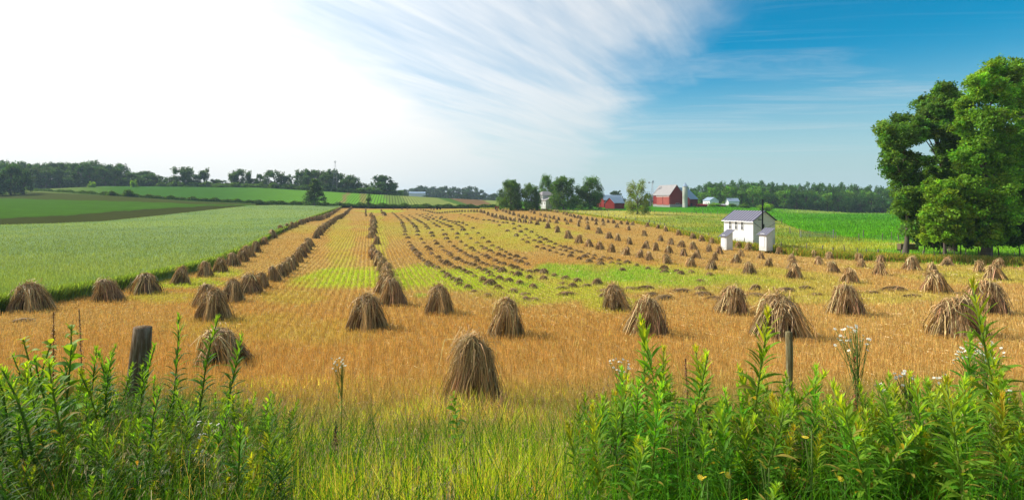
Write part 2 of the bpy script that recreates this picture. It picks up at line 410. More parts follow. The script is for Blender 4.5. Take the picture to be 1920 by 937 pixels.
# base ground to the horizon and behind the viewer
u = np.linspace(-1, 1, 300); xs = np.sinh(u * 7.2) * 4.5; ys = np.concatenate([np.linspace(-300, -6, 16), np.linspace(-4, 20, 60), 20 * np.exp(np.linspace(.02, math.log(300), 150))])
gx, gy = np.meshgrid(xs, ys)
gz = T(gx, gy) + .015 * np.sin(gx * 3) * np.cos(gy * 2.7) - ss(6.5, 18, gy) * .35 - ss(60, 400, gy) * .9
gc = np.tile(np.array([.10, .13, .035]), (gx.size, 1)) * (1 + .3 * lnoise(gx.ravel(), gy.ravel(), 1.5, 2))[:, None]
n_ = len(xs); i = (np.arange(len(ys) - 1)[:, None] * n_ + np.arange(n_ - 1)[None]).ravel()
m_ground = surf('grassy_ground', attr=True, scale=1.5, amt=.4, bump=.8)
link('ground', npmesh('ground', np.stack([gx, gy, gz], -1), np.stack([i, i + 1, i + n_ + 1, i + n_], -1), m_ground, gc, True))['kind'] = 'structure'

# ---------------------------------------------------------------- standing stuff on the fields
def scatter(n, px0, px1, py0, py1, near, far):
    """points spread so that each patch of the view gets its share; returns those between two curves"""
    px = rnd(n, px0, px1); py = rnd(n, py0, py1)
    ok = (py < near(px)) & (py > far(px)); px = px[ok]; py = py[ok]
    d = np.empty(len(px))
    for k in range(0, len(px), 20000): d[k:k + 20000] = dist(px[k:k + 20000], py[k:k + 20000])
    return (px - 960) / 1000 * d, d
def blades(x, y, z, h, wmin, col, lean=.25, S=3, wpx=.6, taper=.4):
    n = len(x); a = rnd(n, 0, 6.283); L = np.abs(rng.normal(0, lean, n)) * h
    t = np.linspace(0, 1, S)
    P = np.zeros((n, S, 3)); P[..., 0] = x[:, None] + np.cos(a)[:, None] * L[:, None] * t ** 1.6
    P[..., 1] = y[:, None] + np.sin(a)[:, None] * L[:, None] * t ** 1.6; P[..., 2] = z[:, None] + h[:, None] * t
    W = np.maximum(wmin, y / 533 * wpx)[:, None] * (1 - (1 - taper) * t ** 1.5)[None]
    s = rnd(n, 0, 3.1416); side = np.stack([np.cos(s), np.sin(s) * .5, 0 * s], -1)
    return ribbons(P, W, side, col)
def stuff(name, parts, mat, label, cat):
    v, f, c = join(parts); o = link(name, npmesh(name, v, f, mat, c)); tag(o, label, cat, kind='stuff'); return o
def stubble_pts(n, py0, py1):
    x, y = scatter(n, -80, 2000, py0, py1, lambda p: 0 * p + 2000, lambda p: C_STUB(p) + .6)
    s = x + .27 * y; sp = .46
    q = np.round(s / sp) * sp + rng.normal(0, .06, len(s)); k = ss(90, 150, y); s2 = q * (1 - k) + s * k
    mask = (rng.random(len(x)) < .22 + .5 * ss(16, 55, y)); x = np.where(mask, x + (s2 - s), x)
    px, py = P_of(x, y); ok = (py > C_STUB(px) + .3) & (y > 7.3); return x[ok], y[ok]
x, y = stubble_pts(480000, 391, 860); pp = P_of(x, y)[1]; k = rng.random(len(x)) > .5 * ss(560, 760, pp); x = x[k]; y = y[k]
c = vary(stub_zone(x, y) * .98, len(x), .3, .05)
lt = rng.random(len(x)) < .12; c[lt] = c[lt] * .5 + np.array([.6, .45, .22]) * .6
h = rnd(len(x), .12, .26) * (1 + .35 * ss(25, 12, y))
nl = 9000; lx, ly = scatter(nl, -60, 1980, 470, 800, lambda p: 0 * p + 2000, lambda p: C_STUB(p) + 1); nl = len(lx)
la = rnd(nl, 0, 6.283); ll = rnd(nl, .08, .22); lz = T(lx, ly) + rnd(nl, .03, .12); dl = np.stack([np.cos(la) * ll, np.sin(la) * ll, rng.normal(0, .03, nl)], 1); p0 = np.stack([lx, ly, lz], 1)
loose = ribbons(np.stack([p0 - dl, p0 + dl], 1), np.maximum(.008, ly / 533 * .5)[:, None] * np.ones((1, 2)), np.stack([-np.sin(la) * .3, np.cos(la) * .3, 0 * la + 1], 1), vary([.62, .47, .24], nl, .3, .05))
stuff('stubble', [loose, blades(x, y, T(x, y), h, .005, c, .3, 2, .42, .8)], M_STUB, 'short golden cut straw stubble standing in rows across the field', 'stubble')
# oats
x, y = scatter(150000, -60, 640, 385, 600, lambda p: C_OATN(p) - 1, C_OATF)
c = vary(oat_zone(x, y) * 1.1, len(x), .11, .04)
px = rnd(26000, -60, 640); dd = dist(px, C_OATN(px)) + np.abs(rng.normal(0, .25, len(px))); ex = (px - 960) / 1000 * dd
ce = vary(np.tile([.19, .29, .07], (len(px), 1)), len(px), .35, .08)
dp = dist(px, C_OATN(px))
stuff('oat_stalks', [blades(x, y, T(x, y) + .6, rnd(len(x), .15, .38), .006, c, .3, 2, .6),
                     blades(ex, dd - .15, T(ex, dd), rnd(len(px), .5, 1.05), .012, ce, .25, 3, .7)], M_GRASS, 'blue green oat plants standing thick across the left field', 'oats')
x, y = gf_pts(); c = vary(gf_zone(x, y) * 1.25, len(x), .35, .07); pp = P_of(x, y)[0]
stuff('hay_plants', [blades(x, y, T(x, y), rnd(len(x), .2, .5), .01, c, .4, 2, .75)], M_GRASS, 'deep green hay crop growing in the field before the wood', 'hay crop')
# meadow grass
x, y = scatter(90000, 900, 2000, 386, 520, lambda p: C_STUBR(p) + 2, lambda p: C_MEAD(p))
c = vary(mead_zone(x, y) * 1.1, len(x), .3, .08)
px = rnd(30000, 900, 2000); dd = dist(px, C_STUBR(px)) + rnd(len(px), -.2, 2.2); ex = (px - 960) / 1000 * dd
ce = vary(np.where((rng.random(len(px)) < .45)[:, None], [.42, .33, .10], [.17, .27, .04]), len(px), .3, .08)
stuff('meadow_tufts', [blades(x, y, T(x, y), rnd(len(x), .15, .45), .008, c, .35, 2, .7),
                       blades(ex, dd, T(ex, dd), rnd(len(px), .4, .95) * (1 - .3 * ss(80, 200, dd)), .01, ce, .3, 3, .7)], M_GRASS, 'rough green and tawny grass of the meadow and along its fence', 'grass')
# ---------------------------------------------------------------- shocks and sheaf heaps
STRAW = np.array([.355, .235, .105])
def straws(path, n, w, jit, col, amt=.5, S=4):
    """n straws that follow path(t, k) -> (n,3)"""
    t = np.linspace(0, 1, S)
    P = np.stack([path(tt) for tt in t], 1) + rng.normal(0, jit, (n, 1, 3)) + rng.normal(0, jit * .5, (n, S, 3))
    wild = rng.random(n) < .2; nw = int(wild.sum()); P[wild] += rng.normal(0, jit * 1.9, (nw, 1, 3)) + np.cumsum(rng.normal(0, jit * 1.2, (nw, S, 3)), 1)
    s = rng.normal(0, 1, (n, 3)); s[:, 2] *= .3
    W = np.full((n, S), w) * rnd(n, .6, 1.4)[:, None]; W[:, -1] *= .5
    c = vary(col, n, amt, .07); li = rng.random(n) < .1; c[li] = c[li] * .5 + np.array([.55, .43, .22]) * .6
    return ribbons(P, W, unit(s), c)
def body_tube(p0, p1, r0, rm, r1, col, bend=.0):
    t = np.linspace(0, 1, 6)[:, None]; P = np.array(p0) * (1 - t) + np.array(p1) * t
    r = np.interp(t[:, 0], [0, .55, 1], [r0, rm, r1])
    v, f, c = tube(P, r, 9, col); v = v + rng.normal(0, .012, v.shape)
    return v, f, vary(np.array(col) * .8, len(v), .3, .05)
def sheaf(theta, n, w, r=.36, spread=1., flare=1.):
    ct, st = math.cos(theta), math.sin(theta)
    b = np.array([ct * r, st * r, 0]); top = np.array([ct * .055, st * .055, .88 + rng.normal(0, .03)])
    a = rnd(n, 0, 6.283); q = np.sqrt(rnd(n)) * .17 * flare
    ob = np.stack([np.cos(a) * q, np.sin(a) * q, rnd(n, -.02, .03)], 1)
    a2 = a + rng.normal(0, .3, n)
    def path(t):
        ax = b * (1 - t) + top * t + np.array([ct, st, 0]) * .07 * math.sin(t * 3.14)
        k = 1 - 1.0 * math.sin(min(t, 1) * 3.14 * .62) * .55
        p = ax + ob * k * (1 if t < .7 else 1.25)
        p[:, 2] += 0
        if t > .9: p[:, 2] += rng.uniform(-.14, .06, n); p[:, :2] += np.array([ct, st]) * rnd(n, 0, .10)[:, None]
        return p
    tint = STRAW * rng.uniform(.72, 1.2) * np.array([1, rng.uniform(.95, 1.04), rng.uniform(.85, 1.1)])
    s = straws(path, n, w, .024, tint)
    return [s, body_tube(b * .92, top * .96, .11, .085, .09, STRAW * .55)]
def cap(n, w, ang=0., reach=.27, drop=.40, z=1.0):
    a = rnd(n, 0, 6.283); rr = rnd(n, .4, 1.2) * reach * (1 + .22 * np.sin(a * 2 + ang * 3) + .12 * np.sin(a * 5 + ang)); tw = rng.normal(0, .45, n)
    def path(t):
        q = rr * (t ** .8) ; aa = a + tw * t
        zz = z - drop * t ** 2 * rnd(n, .5, 1.35) + .03 * math.sin(t * 3) - .05 * np.cos(a - ang)
        return np.stack([np.cos(aa) * q * 1.05 - .04 * np.cos(ang), np.sin(aa) * q - .04 * np.sin(ang), zz], 1)
    s = straws(path, n, w, .034, STRAW * 1.2)
    t = np.linspace(0, 1, 5)[:, None]
    P = np.array([0, 0, .45]) * (1 - t) + np.array([0, 0, .95]) * t
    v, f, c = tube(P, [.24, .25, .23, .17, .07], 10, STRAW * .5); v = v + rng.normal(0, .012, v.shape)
    m = n // 2; a = rnd(m, 0, 6.283); rr = reach * np.sqrt(rnd(m)) * 1.05
    e = np.stack([np.cos(a) * rr, np.sin(a) * rr, z - drop * (rr / reach) ** 2 * rnd(m, .5, 1.2) + .03], 1); dr = unit(np.stack([np.cos(a), np.sin(a), -1.2 + 0 * a], 1) + rng.normal(0, .5, (m, 3)))
    ears = ribbons(np.stack([e, e + dr * .03, e + dr * .065], 1), w * 1.7 * np.array([[.5, 1, .3]]) * np.ones((m, 1)), unit(rng.normal(0, 1, (m, 3))), vary(np.array([.55, .43, .24]), m, .3, .05))
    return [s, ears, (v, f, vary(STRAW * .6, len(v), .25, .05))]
def core(rad=.34):
    t = np.linspace(0, .9, 7)[:, None]; P = np.array([0, 0, 1.]) * t
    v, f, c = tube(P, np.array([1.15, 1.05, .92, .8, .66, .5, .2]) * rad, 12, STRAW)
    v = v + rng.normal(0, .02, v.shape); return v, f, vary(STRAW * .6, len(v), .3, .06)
def near_shock(name, n, w, ncap, sheaves, rot):
    e = D.objects.new(name, None); COL.objects.link(e)
    for k in range(sheaves):
        th = -1.57 + .52 + (k + .15) * (2 * math.pi - 1.04) / (sheaves - .7) + rng.normal(0, .1)
        link('sheaf', npmesh('sheaf', *join_m(sheaf(th, n, w, r=rng.uniform(.32, .47)))), parent=e)
    link('cap_sheaf', npmesh('cap_sheaf', *join_m(cap(ncap, w, rot))), parent=e)
    return e
def join_m(parts):
    v, f, c = join(parts); return v, f, M_STRAW, c
def far_shock_mesh(n, w, seed):
    parts = [core(rng.uniform(.27, .35))]
    k = random.choice((5, 6, 7))
    for i in range(k): parts.append(sheaf(i * 6.283 / k + seed + rng.normal(0, .2), n // k, w, r=rng.uniform(.28, .46))[0])
    parts.append(cap(n // 2, w, seed)[0]); return npmesh('grain_shock', *join_m(parts))
def heap_mesh(n, w):
    u = np.linspace(0, 6.283, 15)[:-1]; rings = []
    lx, ly, hz = rng.uniform(.42, .55), rng.uniform(.26, .38), rng.uniform(.34, .48)
    for q in (1, .86, .6, .3):
        rings.append(np.stack([np.cos(u) * lx * q, np.sin(u) * ly * q, np.full(14, hz * math.sqrt(1 - q * q * .98))], 1))
    v = np.concatenate(rings + [np.array([[0, 0, hz]])]) ; v += rng.normal(0, .02, v.shape)
    f = [(r * 14 + j, r * 14 + (j + 1) % 14, (r + 1) * 14 + (j + 1) % 14, (r + 1) * 14 + j) for r in range(3) for j in range(14)]
    f += [(42 + j, 42 + (j + 1) % 14, 42 + (j + 2) % 14, 56) for j in range(0, 14, 2)]
    a = rng.normal(0, .45, n); c0 = np.stack([rng.normal(0, lx * .4, n), rng.normal(0, ly * .45, n)], 1)
    L = rnd(n, .5, 1.0)
    def path(t):
        p = c0 + np.stack([np.cos(a), np.sin(a)], 1) * ((t - .5) * L)[:, None]
        rr = np.clip(1 - (p[:, 0] / lx) ** 2 * .8 - (p[:, 1] / ly) ** 2 * .8, 0, 1)
        return np.stack([p[:, 0], p[:, 1], hz * np.sqrt(rr) * 1.05 + .02], 1)
    s = straws(path, n, w, .02, STRAW * .9, S=4)
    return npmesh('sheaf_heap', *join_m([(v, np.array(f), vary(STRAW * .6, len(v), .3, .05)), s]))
SING = 'first second third fourth fifth sixth seventh eighth ninth tenth eleventh twelfth thirteenth fourteenth fifteenth sixteenth seventeenth eighteenth nineteenth twentieth'.split()
def ordn(n):
    if n <= 20: return SING[n - 1]
    t = {2: 'twenty', 3: 'thirty', 4: 'forty', 5: 'fifty', 6: 'sixty', 7: 'seventy'}[n // 10]
    return (t[:-1] + 'ieth') if n % 10 == 0 else t + '-' + SING[n % 10 - 1]
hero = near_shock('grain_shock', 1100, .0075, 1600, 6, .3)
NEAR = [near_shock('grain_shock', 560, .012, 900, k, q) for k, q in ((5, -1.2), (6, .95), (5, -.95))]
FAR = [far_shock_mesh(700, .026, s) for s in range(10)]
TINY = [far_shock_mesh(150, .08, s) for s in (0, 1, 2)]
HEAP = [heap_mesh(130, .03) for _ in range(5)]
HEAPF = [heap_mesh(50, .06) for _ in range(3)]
used_near = [False] * 4
def put_shock(px, py, h, label, group, wide=1., force=None):
    x, y, z = at(px, py); H = h * y / 1000 * 1.06; H = min(max(H, .8), 1.6)
    if h >= 36 or force is not None:
        if force == 'hero': e = hero
        else:
            k = random.randrange(3)
            if used_near[k]: e = copy_tree(NEAR[k])
            else: e = NEAR[k]; used_near[k] = True
        e.location = (x, y, z - .02)
    else:
        e = link('grain_shock', random.choice(FAR if h > 8 else TINY), (x, y, z - .02))
    r = 1.06 * wide * random.uniform(.92, 1.1)
    e.scale = (H * r * random.uniform(.9, 1.12), H * r * random.uniform(.92, 1.2), H); 
    e.rotation_euler = (random.gauss(0, .06), random.gauss(0, .07), random.uniform(0, 6.28) if h < 36 else random.uniform(-.3, .3))
    tag(e, label, 'grain shock', group); return e
G1 = 'grain shocks standing in the golden stubble'
for px, py, h, wd_, lab in [
 (885, 772, 127, .9, 'large brown grain shock nearest the viewer, rising from the tall grass'),
 (688, 618, 58, 1., 'conical grain shock alone in the stubble left of the nearest big one'),
 (823, 589, 48, 1., 'slim grain shock directly above the nearest big one, darker hollow front'),
 (947, 631, 63, 1., 'tall grain shock with dark hollow foot just behind the nearest big one'),
 (1155, 582, 43, 1., 'leaning grain shock behind small flattened heaps, right of the middle'),
 (1211, 628, 62, 1., 'tall grain shock leaning right above the tips of the green weeds'),
 (1372, 588, 46, 1., 'grain shock just left of the tallest green weed tip'),
 (1460, 634, 74, 1.08, 'broad golden grain shock right behind the thin wooden post'),
 (1587, 590, 50, 1.05, 'grain shock above the white flower clusters on a tall stalk'),
 (1796, 632, 66, 1.25, 'broad ragged golden grain shock with pale top at lower right'),
 (1845, 588, 56, 1.15, 'wide grain shock just behind and right of the broad ragged one'),
 (58, 583, 46, 1.35, 'wide flat topped grain shock by the oat field at far left'),
 (203, 564, 37, 1.25, 'low broad grain shock second from the left along the oats'),
 (269, 550, 33, 1.15, 'rounded grain shock third from the left along the oats'),
 (400, 600, 51, 1.1, 'conical grain shock at the near end of the second row from left'),
 (387, 575, 38, 1., 'grain shock half hidden behind the near end one of the second row'),
 (418, 686, 62, 1.4, 'grey brown grain shock half sunk behind weeds right of thick post'),
 (-6, 582, 26, 1.4, 'grain shock cut by the left edge of the photo'),
 (737, 572, 44, 1.1, 'grain shock with dark foot at the near end of the crowded middle row')]:
    put_shock(px, py, h, lab, G1, wd_, 'hero' if py == 772 else ('n' if h > 36 else None))
def conv(l, ox, oy, s, hs=None):
    return [(ox + a[0] / s, oy + a[1] / s, (a[2] / s if len(a) > 2 else None)) for a in l]
def row(pts, phrase, group, size=1.28, ordpos='from the near end'):
    for k, (px, py, h) in enumerate(pts):
        if h is None: h = size * 1000 / float(dist(px, py)[0]) * random.uniform(.9, 1.05)
        put_shock(px, py, h, 'grain shock in the %s, %s %s' % (phrase, ordn(k + 1), ordpos), group)
A = lambda l: conv(l, 480, 280, 3.904)
B = lambda l: conv(l, 480, 380, 3.904)
C_ = lambda l: conv(l, 720, 380, 3.904)
D_ = lambda l: conv(l, 1100, 430, 3.904)
E_ = lambda l: conv(l, 1440, 430, 3.904)
F_ = lambda l: conv(l, 1100, 310, 4.685)
G_ = lambda l: conv(l, 900, 300, 5.51)
r1 = [(337, 533, 29), (384, 519, 25), (413, 510, 23), (437, 499, 22), (455, 491, 21), (466, 482, 19), (480, 473, 18)] + A([(60, 698, 52), (122, 652, 56), (180, 606, 45), (228, 590, 40), (266, 578, 40), (292, 570, 36), (325, 553, 36), (348, 545, 32), (370, 536, 32), (395, 527, 30), (412, 524, 28)] + [(q, w_) for q, w_ in zip(range(430, 620, 13), np.interp(range(430, 620, 13), [430, 470, 505, 535, 560, 584, 607, 620], [523, 520, 508, 492, 478, 461, 445, 438]))])
row(r1, 'row beside the green oats', 'row of grain shocks beside the oat field')
r2 = [(435, 566, 37), (466, 551, 33)] + B([(35, 627, 102), (128, 575, 98), (180, 545, 92), (215, 522, 85), (238, 497, 85), (265, 472, 78), (300, 440, 80), (330, 402, 70), (357, 372, 65), (375, 347, 60), (390, 322, 58), (440, 262, 54), (460, 240, 50), (475, 222, 46), (490, 208, 44), (505, 195, 42), (520, 182, 40), (535, 170, 38), (548, 160, 36), (560, 150, 34), (572, 141, 32), (586, 131, 30), (600, 122, 28), (615, 120), (625, 112), (636, 104), (648, 96), (658, 86), (668, 76), (678, 66), (688, 56), (697, 48)])
row(r2, 'second row from the left', 'second row of grain shocks from the left')
r3 = B([(925, 668, 110), (957, 630, 95), (965, 595, 90), (948, 560, 85), (952, 528, 80), (925, 505, 78), (930, 480, 72), (900, 465, 72), (893, 440, 68), (883, 418, 66), (860, 400, 62), (848, 374, 62), (880, 306, 55), (850, 260, 52), (865, 225, 46), (848, 204, 44), (870, 185, 40), (852, 168, 38), (868, 152, 34), (855, 138, 32), (864, 124, 28), (850, 110, 26), (843, 99, 24)])
row(r3, 'crowded middle row', 'crowded middle row of grain shocks')
r4 = B([(806, 100, 15), (804, 90, 14), (803, 80, 13), (804, 70, 13), (803, 60, 12), (802, 51, 11)]); row(r4, 'short far row beyond the middle one', 'far short row of grain shocks')
r5 = B([(940, 95, 26), (924, 80, 15), (919, 68, 14), (915, 56, 12)]); row(r5, 'tiny far row right of middle', 'tiny far row of grain shocks')
ra = G_([(15, 545, 28), (42, 552, 30), (85, 573, 35), (127, 588, 38), (163, 600, 40), (207, 608, 38), (232, 616, 42), (268, 625, 40), (313, 630, 38), (350, 636, 40), (410, 645, 42), (463, 650, 42), (515, 657, 42), (592, 672, 45), (703, 707, 55), (803, 750, 60), (912, 812, 75), (1018, 860, 80)]) + D_([(18, 128, 50), (98, 148, 55), (185, 168, 55), (290, 190, 55), (392, 210, 55), (457, 228, 58), (590, 252, 65), (757, 276, 66), (912, 296, 68), (1193, 328, 80), (1520, 360, 92)]) + E_([(598, 390, 98), (1235, 465, 140)])
row(ra, 'lowest curving row at right', 'lowest curving row of grain shocks at right', ordpos='from its left end')
rb = G_([(175, 528, 28), (240, 535, 28), (268, 545, 28), (305, 560, 30), (345, 573, 35), (400, 588, 33), (440, 603, 35), (480, 610, 35), (533, 620, 33), (565, 625, 35), (620, 636, 35), (663, 640, 35), (710, 645, 36), (793, 655, 38), (898, 667, 40), (1018, 688, 42), (1110, 720, 50)]) + D_([(92, 32, 42), (165, 68, 45), (228, 85, 47), (312, 112, 48), (432, 142, 52), (507, 158, 55), (603, 178, 52), (705, 196, 52), (803, 212, 54), (935, 230, 54), (1098, 248, 58), (1330, 275, 62), (1505, 295, 65), (1800, 316, 74)]) + E_([(820, 335, 84), (1205, 345, 85), (1660, 370, 100)])
row(rb, 'second curving row up at right', 'second curving row of grain shocks at right', ordpos='from its left end')
rc = G_([(522, 545, 28), (560, 557, 30), (620, 575, 33), (672, 593, 35), (713, 603, 35), (763, 612, 35), (810, 622, 35), (878, 630, 33), (938, 643, 33), (1028, 648, 32), (1105, 658, 33), (1200, 670, 36), (1275, 677, 38), (1412, 700, 42), (1532, 728, 45)]) + D_([(422, 50, 40), (540, 88, 40), (615, 114, 45), (693, 132, 46), (780, 150, 52), (895, 165, 48), (970, 180, 50), (1130, 200, 45), (1275, 218, 50), (1500, 238, 50), (1705, 260, 58)]) + E_([(685, 283, 60), (1055, 300, 82)])
row(rc, 'third curving row up at right', 'third curving row of grain shocks at right', ordpos='from its left end')
rf = G_([(330, 506), (390, 513), (440, 520, 22), (465, 526, 22), (520, 520, 22), (550, 526, 22), (580, 521, 22), (610, 524, 22), (645, 527, 23), (685, 528, 23), (733, 533, 24), (770, 540, 25), (803, 545, 26), (863, 560, 28), (898, 570, 30), (933, 583, 32), (973, 597, 34), (1013, 602, 34), (1043, 612, 34), (1103, 622, 36), (1160, 628, 34), (1200, 635, 34), (1270, 640, 34), (1325, 650, 36), (1380, 655, 36), (1455, 665, 36), (1525, 670, 36), (1578, 675, 36), (1730, 692, 40), (1838, 710, 42)]) + F_([(695, 581, 42), (810, 615, 44)]) + D_([(778, 70, 38), (845, 88, 40), (912, 105, 40), (1003, 122, 42), (1107, 137, 42), (1187, 151, 46), (1335, 171, 46), (1412, 183, 48), (1535, 193, 48), (1665, 207, 48), (1775, 219, 50)]) + E_([(668, 234, 52), (820, 246, 52), (1065, 252, 48), (1310, 268, 60), (1550, 316, 76), (1682, 277, 60)])
row(rf, 'topmost row under the pasture fence', 'row of grain shocks under the fence', ordpos='from its left end')
rt = C_([(290, 60, 12), (306, 64, 12), (322, 67, 12), (338, 71, 12), (354, 75, 12), (370, 79, 12), (390, 81, 12), (408, 81, 12), (426, 79, 12), (444, 77, 13), (462, 75, 13), (480, 73, 13), (498, 72, 13), (516, 71, 14), (534, 69, 14), (552, 68, 14), (572, 68, 15), (592, 68, 15), (614, 68, 16), (636, 68, 16), (658, 69, 17), (682, 69, 18), (706, 70, 20)])
row(rt, 'tiny far chain at the field top', 'far chain of tiny grain shocks', ordpos='from its left end')
ro = C_([(130, 51, 11), (170, 52, 11), (238, 54, 11), (270, 53, 11), (345, 52, 12), (365, 55, 12), (70, 52, 11)])
row(ro, 'scattered few at the far field edge', 'scattered far grain shocks', ordpos='of them')
# windrows of small heaps
W = [
 [(60, 75), (72, 85), (84, 96), (96, 107), (108, 118), (118, 130), (127, 143), (135, 157), (140, 172), (146, 185), (152, 200), (155, 215), (155, 238), (175, 262), (182, 295), (198, 320), (210, 343), (225, 358), (240, 372), (255, 385), (250, 400), (268, 415), (290, 432), (320, 450), (332, 463), (355, 472), (392, 485), (430, 515), (460, 535), (470, 550), (505, 568), (545, 585), (555, 608), (615, 630), (660, 658), (757, 690)],
 [(130, 95), (145, 105), (160, 115), (172, 125), (185, 135), (198, 147), (208, 158), (220, 170), (230, 182), (240, 197), (247, 215), (245, 240), (272, 272), (290, 300), (315, 330), (335, 350), (345, 368), (350, 382), (375, 397), (400, 408), (415, 428), (430, 440), (455, 455), (485, 465), (510, 478), (545, 492), (585, 508), (620, 522), (660, 545), (720, 565), (730, 582), (778, 602), (835, 632)],
 [(185, 95), (205, 105), (222, 118), (240, 128), (255, 138), (270, 147), (290, 155), (305, 165), (312, 180), (325, 195), (345, 228), (358, 250), (375, 285), (388, 308), (418, 330), (430, 350), (452, 362), (480, 382), (490, 395), (515, 410), (540, 422), (575, 435), (600, 447), (640, 460), (662, 467), (695, 490), (735, 502), (770, 520), (785, 542), (845, 565), (915, 580), (995, 600), (950, 658), (1090, 628)],
 [(240, 88), (262, 98), (285, 108), (305, 118), (325, 130), (345, 142), (365, 158), (385, 172), (405, 180), (428, 205), (445, 240), (458, 268), (480, 293), (508, 325), (535, 343), (560, 362), (592, 378), (612, 390), (635, 402), (672, 415), (685, 435), (720, 450), (755, 462), (800, 475), (825, 490), (865, 510), (930, 522), (980, 540), (1062, 558), (1170, 565)],
 [(280, 90), (310, 100), (335, 112), (360, 125), (385, 137), (410, 148), (435, 158), (460, 168), (485, 180), (500, 200), (535, 232), (535, 262), (562, 292), (600, 320), (640, 340), (660, 355), (690, 370), (715, 385), (750, 398), (770, 412), (815, 430), (845, 448), (875, 458), (930, 470), (965, 485), (1000, 497), (1065, 515), (1120, 510), (1170, 520)],
 [(320, 87), (350, 98), (380, 110), (410, 122), (440, 130), (470, 140), (500, 150), (525, 160), (545, 170), (570, 182), (580, 205), (605, 235), (635, 268), (682, 298), (712, 325), (740, 342), (775, 358), (800, 372), (840, 388), (875, 400), (920, 415), (965, 432), (1000, 442), (1050, 458)],
 [(420, 112), (455, 125), (490, 138), (520, 143), (545, 148), (575, 155), (605, 168), (650, 190), (690, 228), (725, 265), (765, 293), (795, 320), (835, 335), (860, 350), (890, 368), (920, 388), (970, 402), (1025, 415)],
 [(560, 85), (590, 95), (620, 105), (650, 115), (680, 122), (730, 130), (770, 132), (800, 140), (830, 145), (870, 150), (900, 152), (945, 160), (845, 170), (905, 212), (990, 178), (955, 195), (1000, 218), (1040, 200), (1080, 220), (970, 248), (1035, 242), (1060, 262), (1120, 243), (1015, 275), (1100, 282), (1145, 262), (1050, 295), (1140, 295), (1180, 275), (1215, 292), (1165, 312), (1205, 322), (1120, 330), (1165, 342), (1240, 337), (1255, 308), (1290, 322), (1325, 333), (1360, 345), (1405, 357), (1440, 367), (1290, 350), (1330, 360), (1375, 373), (1210, 357), (1255, 370), (1305, 385), (1365, 398), (1495, 382), (1540, 395), (1470, 402), (1430, 418), (1530, 415), (1605, 408), (1500, 438), (1585, 428), (1585, 457), (1655, 418), (1665, 445), (1718, 430), (1718, 455), (1780, 445), (1850, 465), (1745, 498)]]
HL, HP = [], []
for k, wl in enumerate(W):
    nm = 'windrow' if k < 7 else 'loose band'
    for j, (px, py, _) in enumerate(reversed(C_(wl)) if k < 7 else C_(wl)):
        if k < 7: lab = 'small sheaf heap in the %s windrow from the left, %s from near end' % (SING[k], ordn(j + 1))
        else: lab = 'small straw heap in the scattered band right of the windrows, %s in it' % (ordn(j + 1))
        HL.append((px, py, lab, 'straw sheaf heaps of the %s windrow' % SING[k] if k < 7 else 'straw heaps scattered in the upper band', 1.))
ex = [(1330, 560), (1245, 540), (1310, 595, 1.3), (1415, 580), (1380, 620), (1300, 632, 1.6), (1340, 680, 1.9), (1035, 675, 1.3), (1040, 715), (1095, 722, 1.3), (1485, 615, 1.4), (1560, 602), (1625, 650, 1.6), (1610, 695, 1.2)]
ex = [(720 + a[0] / 3.904, 380 + a[1] / 3.904, a[2] if len(a) > 2 else 1.) for a in ex]
ex += [(1100 + a[0] / 3.904, 430 + a[1] / 3.904, a[2] if len(a) > 2 else 1.) for a in [(262, 305), (448, 294), (568, 295), (572, 317), (660, 312), (690, 332), (765, 322), (900, 340), (830, 385, 1.2), (330, 440, 1.9), (430, 440, 1.9), (475, 488, 1.4), (570, 515, 1.7), (695, 460, 1.9), (830, 447, 1.1), (855, 488, 1.7), (945, 517, 1.8), (1240, 443, 1.1), (1245, 492, 1.7), (1460, 458, 1.8), (1605, 437, 1.6), (1680, 484, 2.), (1385, 518, 1.7)]]
ex += [(1440 + a[0] / 3.904, 430 + a[1] / 3.904, a[2]) for a in [(765, 468, 1.9), (930, 450, 1.8), (1060, 497, 2.), ]]
ex += [(45, 604, 1.9)]
ex.sort(key=lambda a: a[0])
for j, (px, py, s) in enumerate(ex):
    lab = 'flattened straw sheaves in the stubble, %s from left' % ordn(j)if j else 'low grey brown straw mound behind the broad leaved weeds at far left'
    HL.append((px, py, lab, 'flattened straw heaps scattered on the stubble', s))
hd = dist(np.array([a[0] for a in HL]), np.array([a[1] for a in HL]))
order = np.argsort(hd); keep = set(order[:290].tolist())
sv, sf, sc_ = [], [], []
for j, (px, py, lab, grp, s) in enumerate(HL):
    y = float(hd[j]); x = (px - 960) / 1000 * y; z = float(T(x, y))
    if j in keep:
        low = 1. if s < 1.25 else .72
        o = link('sheaf_heap', random.choice(HEAP if y < 90 else HEAPF), (x, y, z), random.uniform(-.5, .5) + (0 if s < 1.3 else random.uniform(-.3, .3)))
        q = random.uniform(.72, 1.12) * (.74 + .3 * ss(60, 130, y)); o.scale = (q * s, q * (1 + .3 * (s - 1)), q * low * random.uniform(.85, 1.2))
        tag(o, lab, 'straw heap', grp)
    else:
        me = random.choice(HEAPF); vv = np.empty(len(me.vertices) * 3, np.float32); me.vertices.foreach_get('co', vv)
        ff = np.empty(len(me.polygons) * 4, np.int32); me.polygons.foreach_get('vertices', ff)
        cc = np.empty(len(me.vertices) * 4, np.float32); me.attributes['col'].data.foreach_get('color', cc)
        sv.append((vv.reshape(-1, 3) * .9 + np.array([x, y, z]), ff.reshape(-1, 4), cc.reshape(-1, 4)[:, :3]))
if sv: stuff('far_sheaf_heaps', sv, M_STRAW, 'tiny farthest straw heaps at the far ends of the windrows', 'straw heaps')
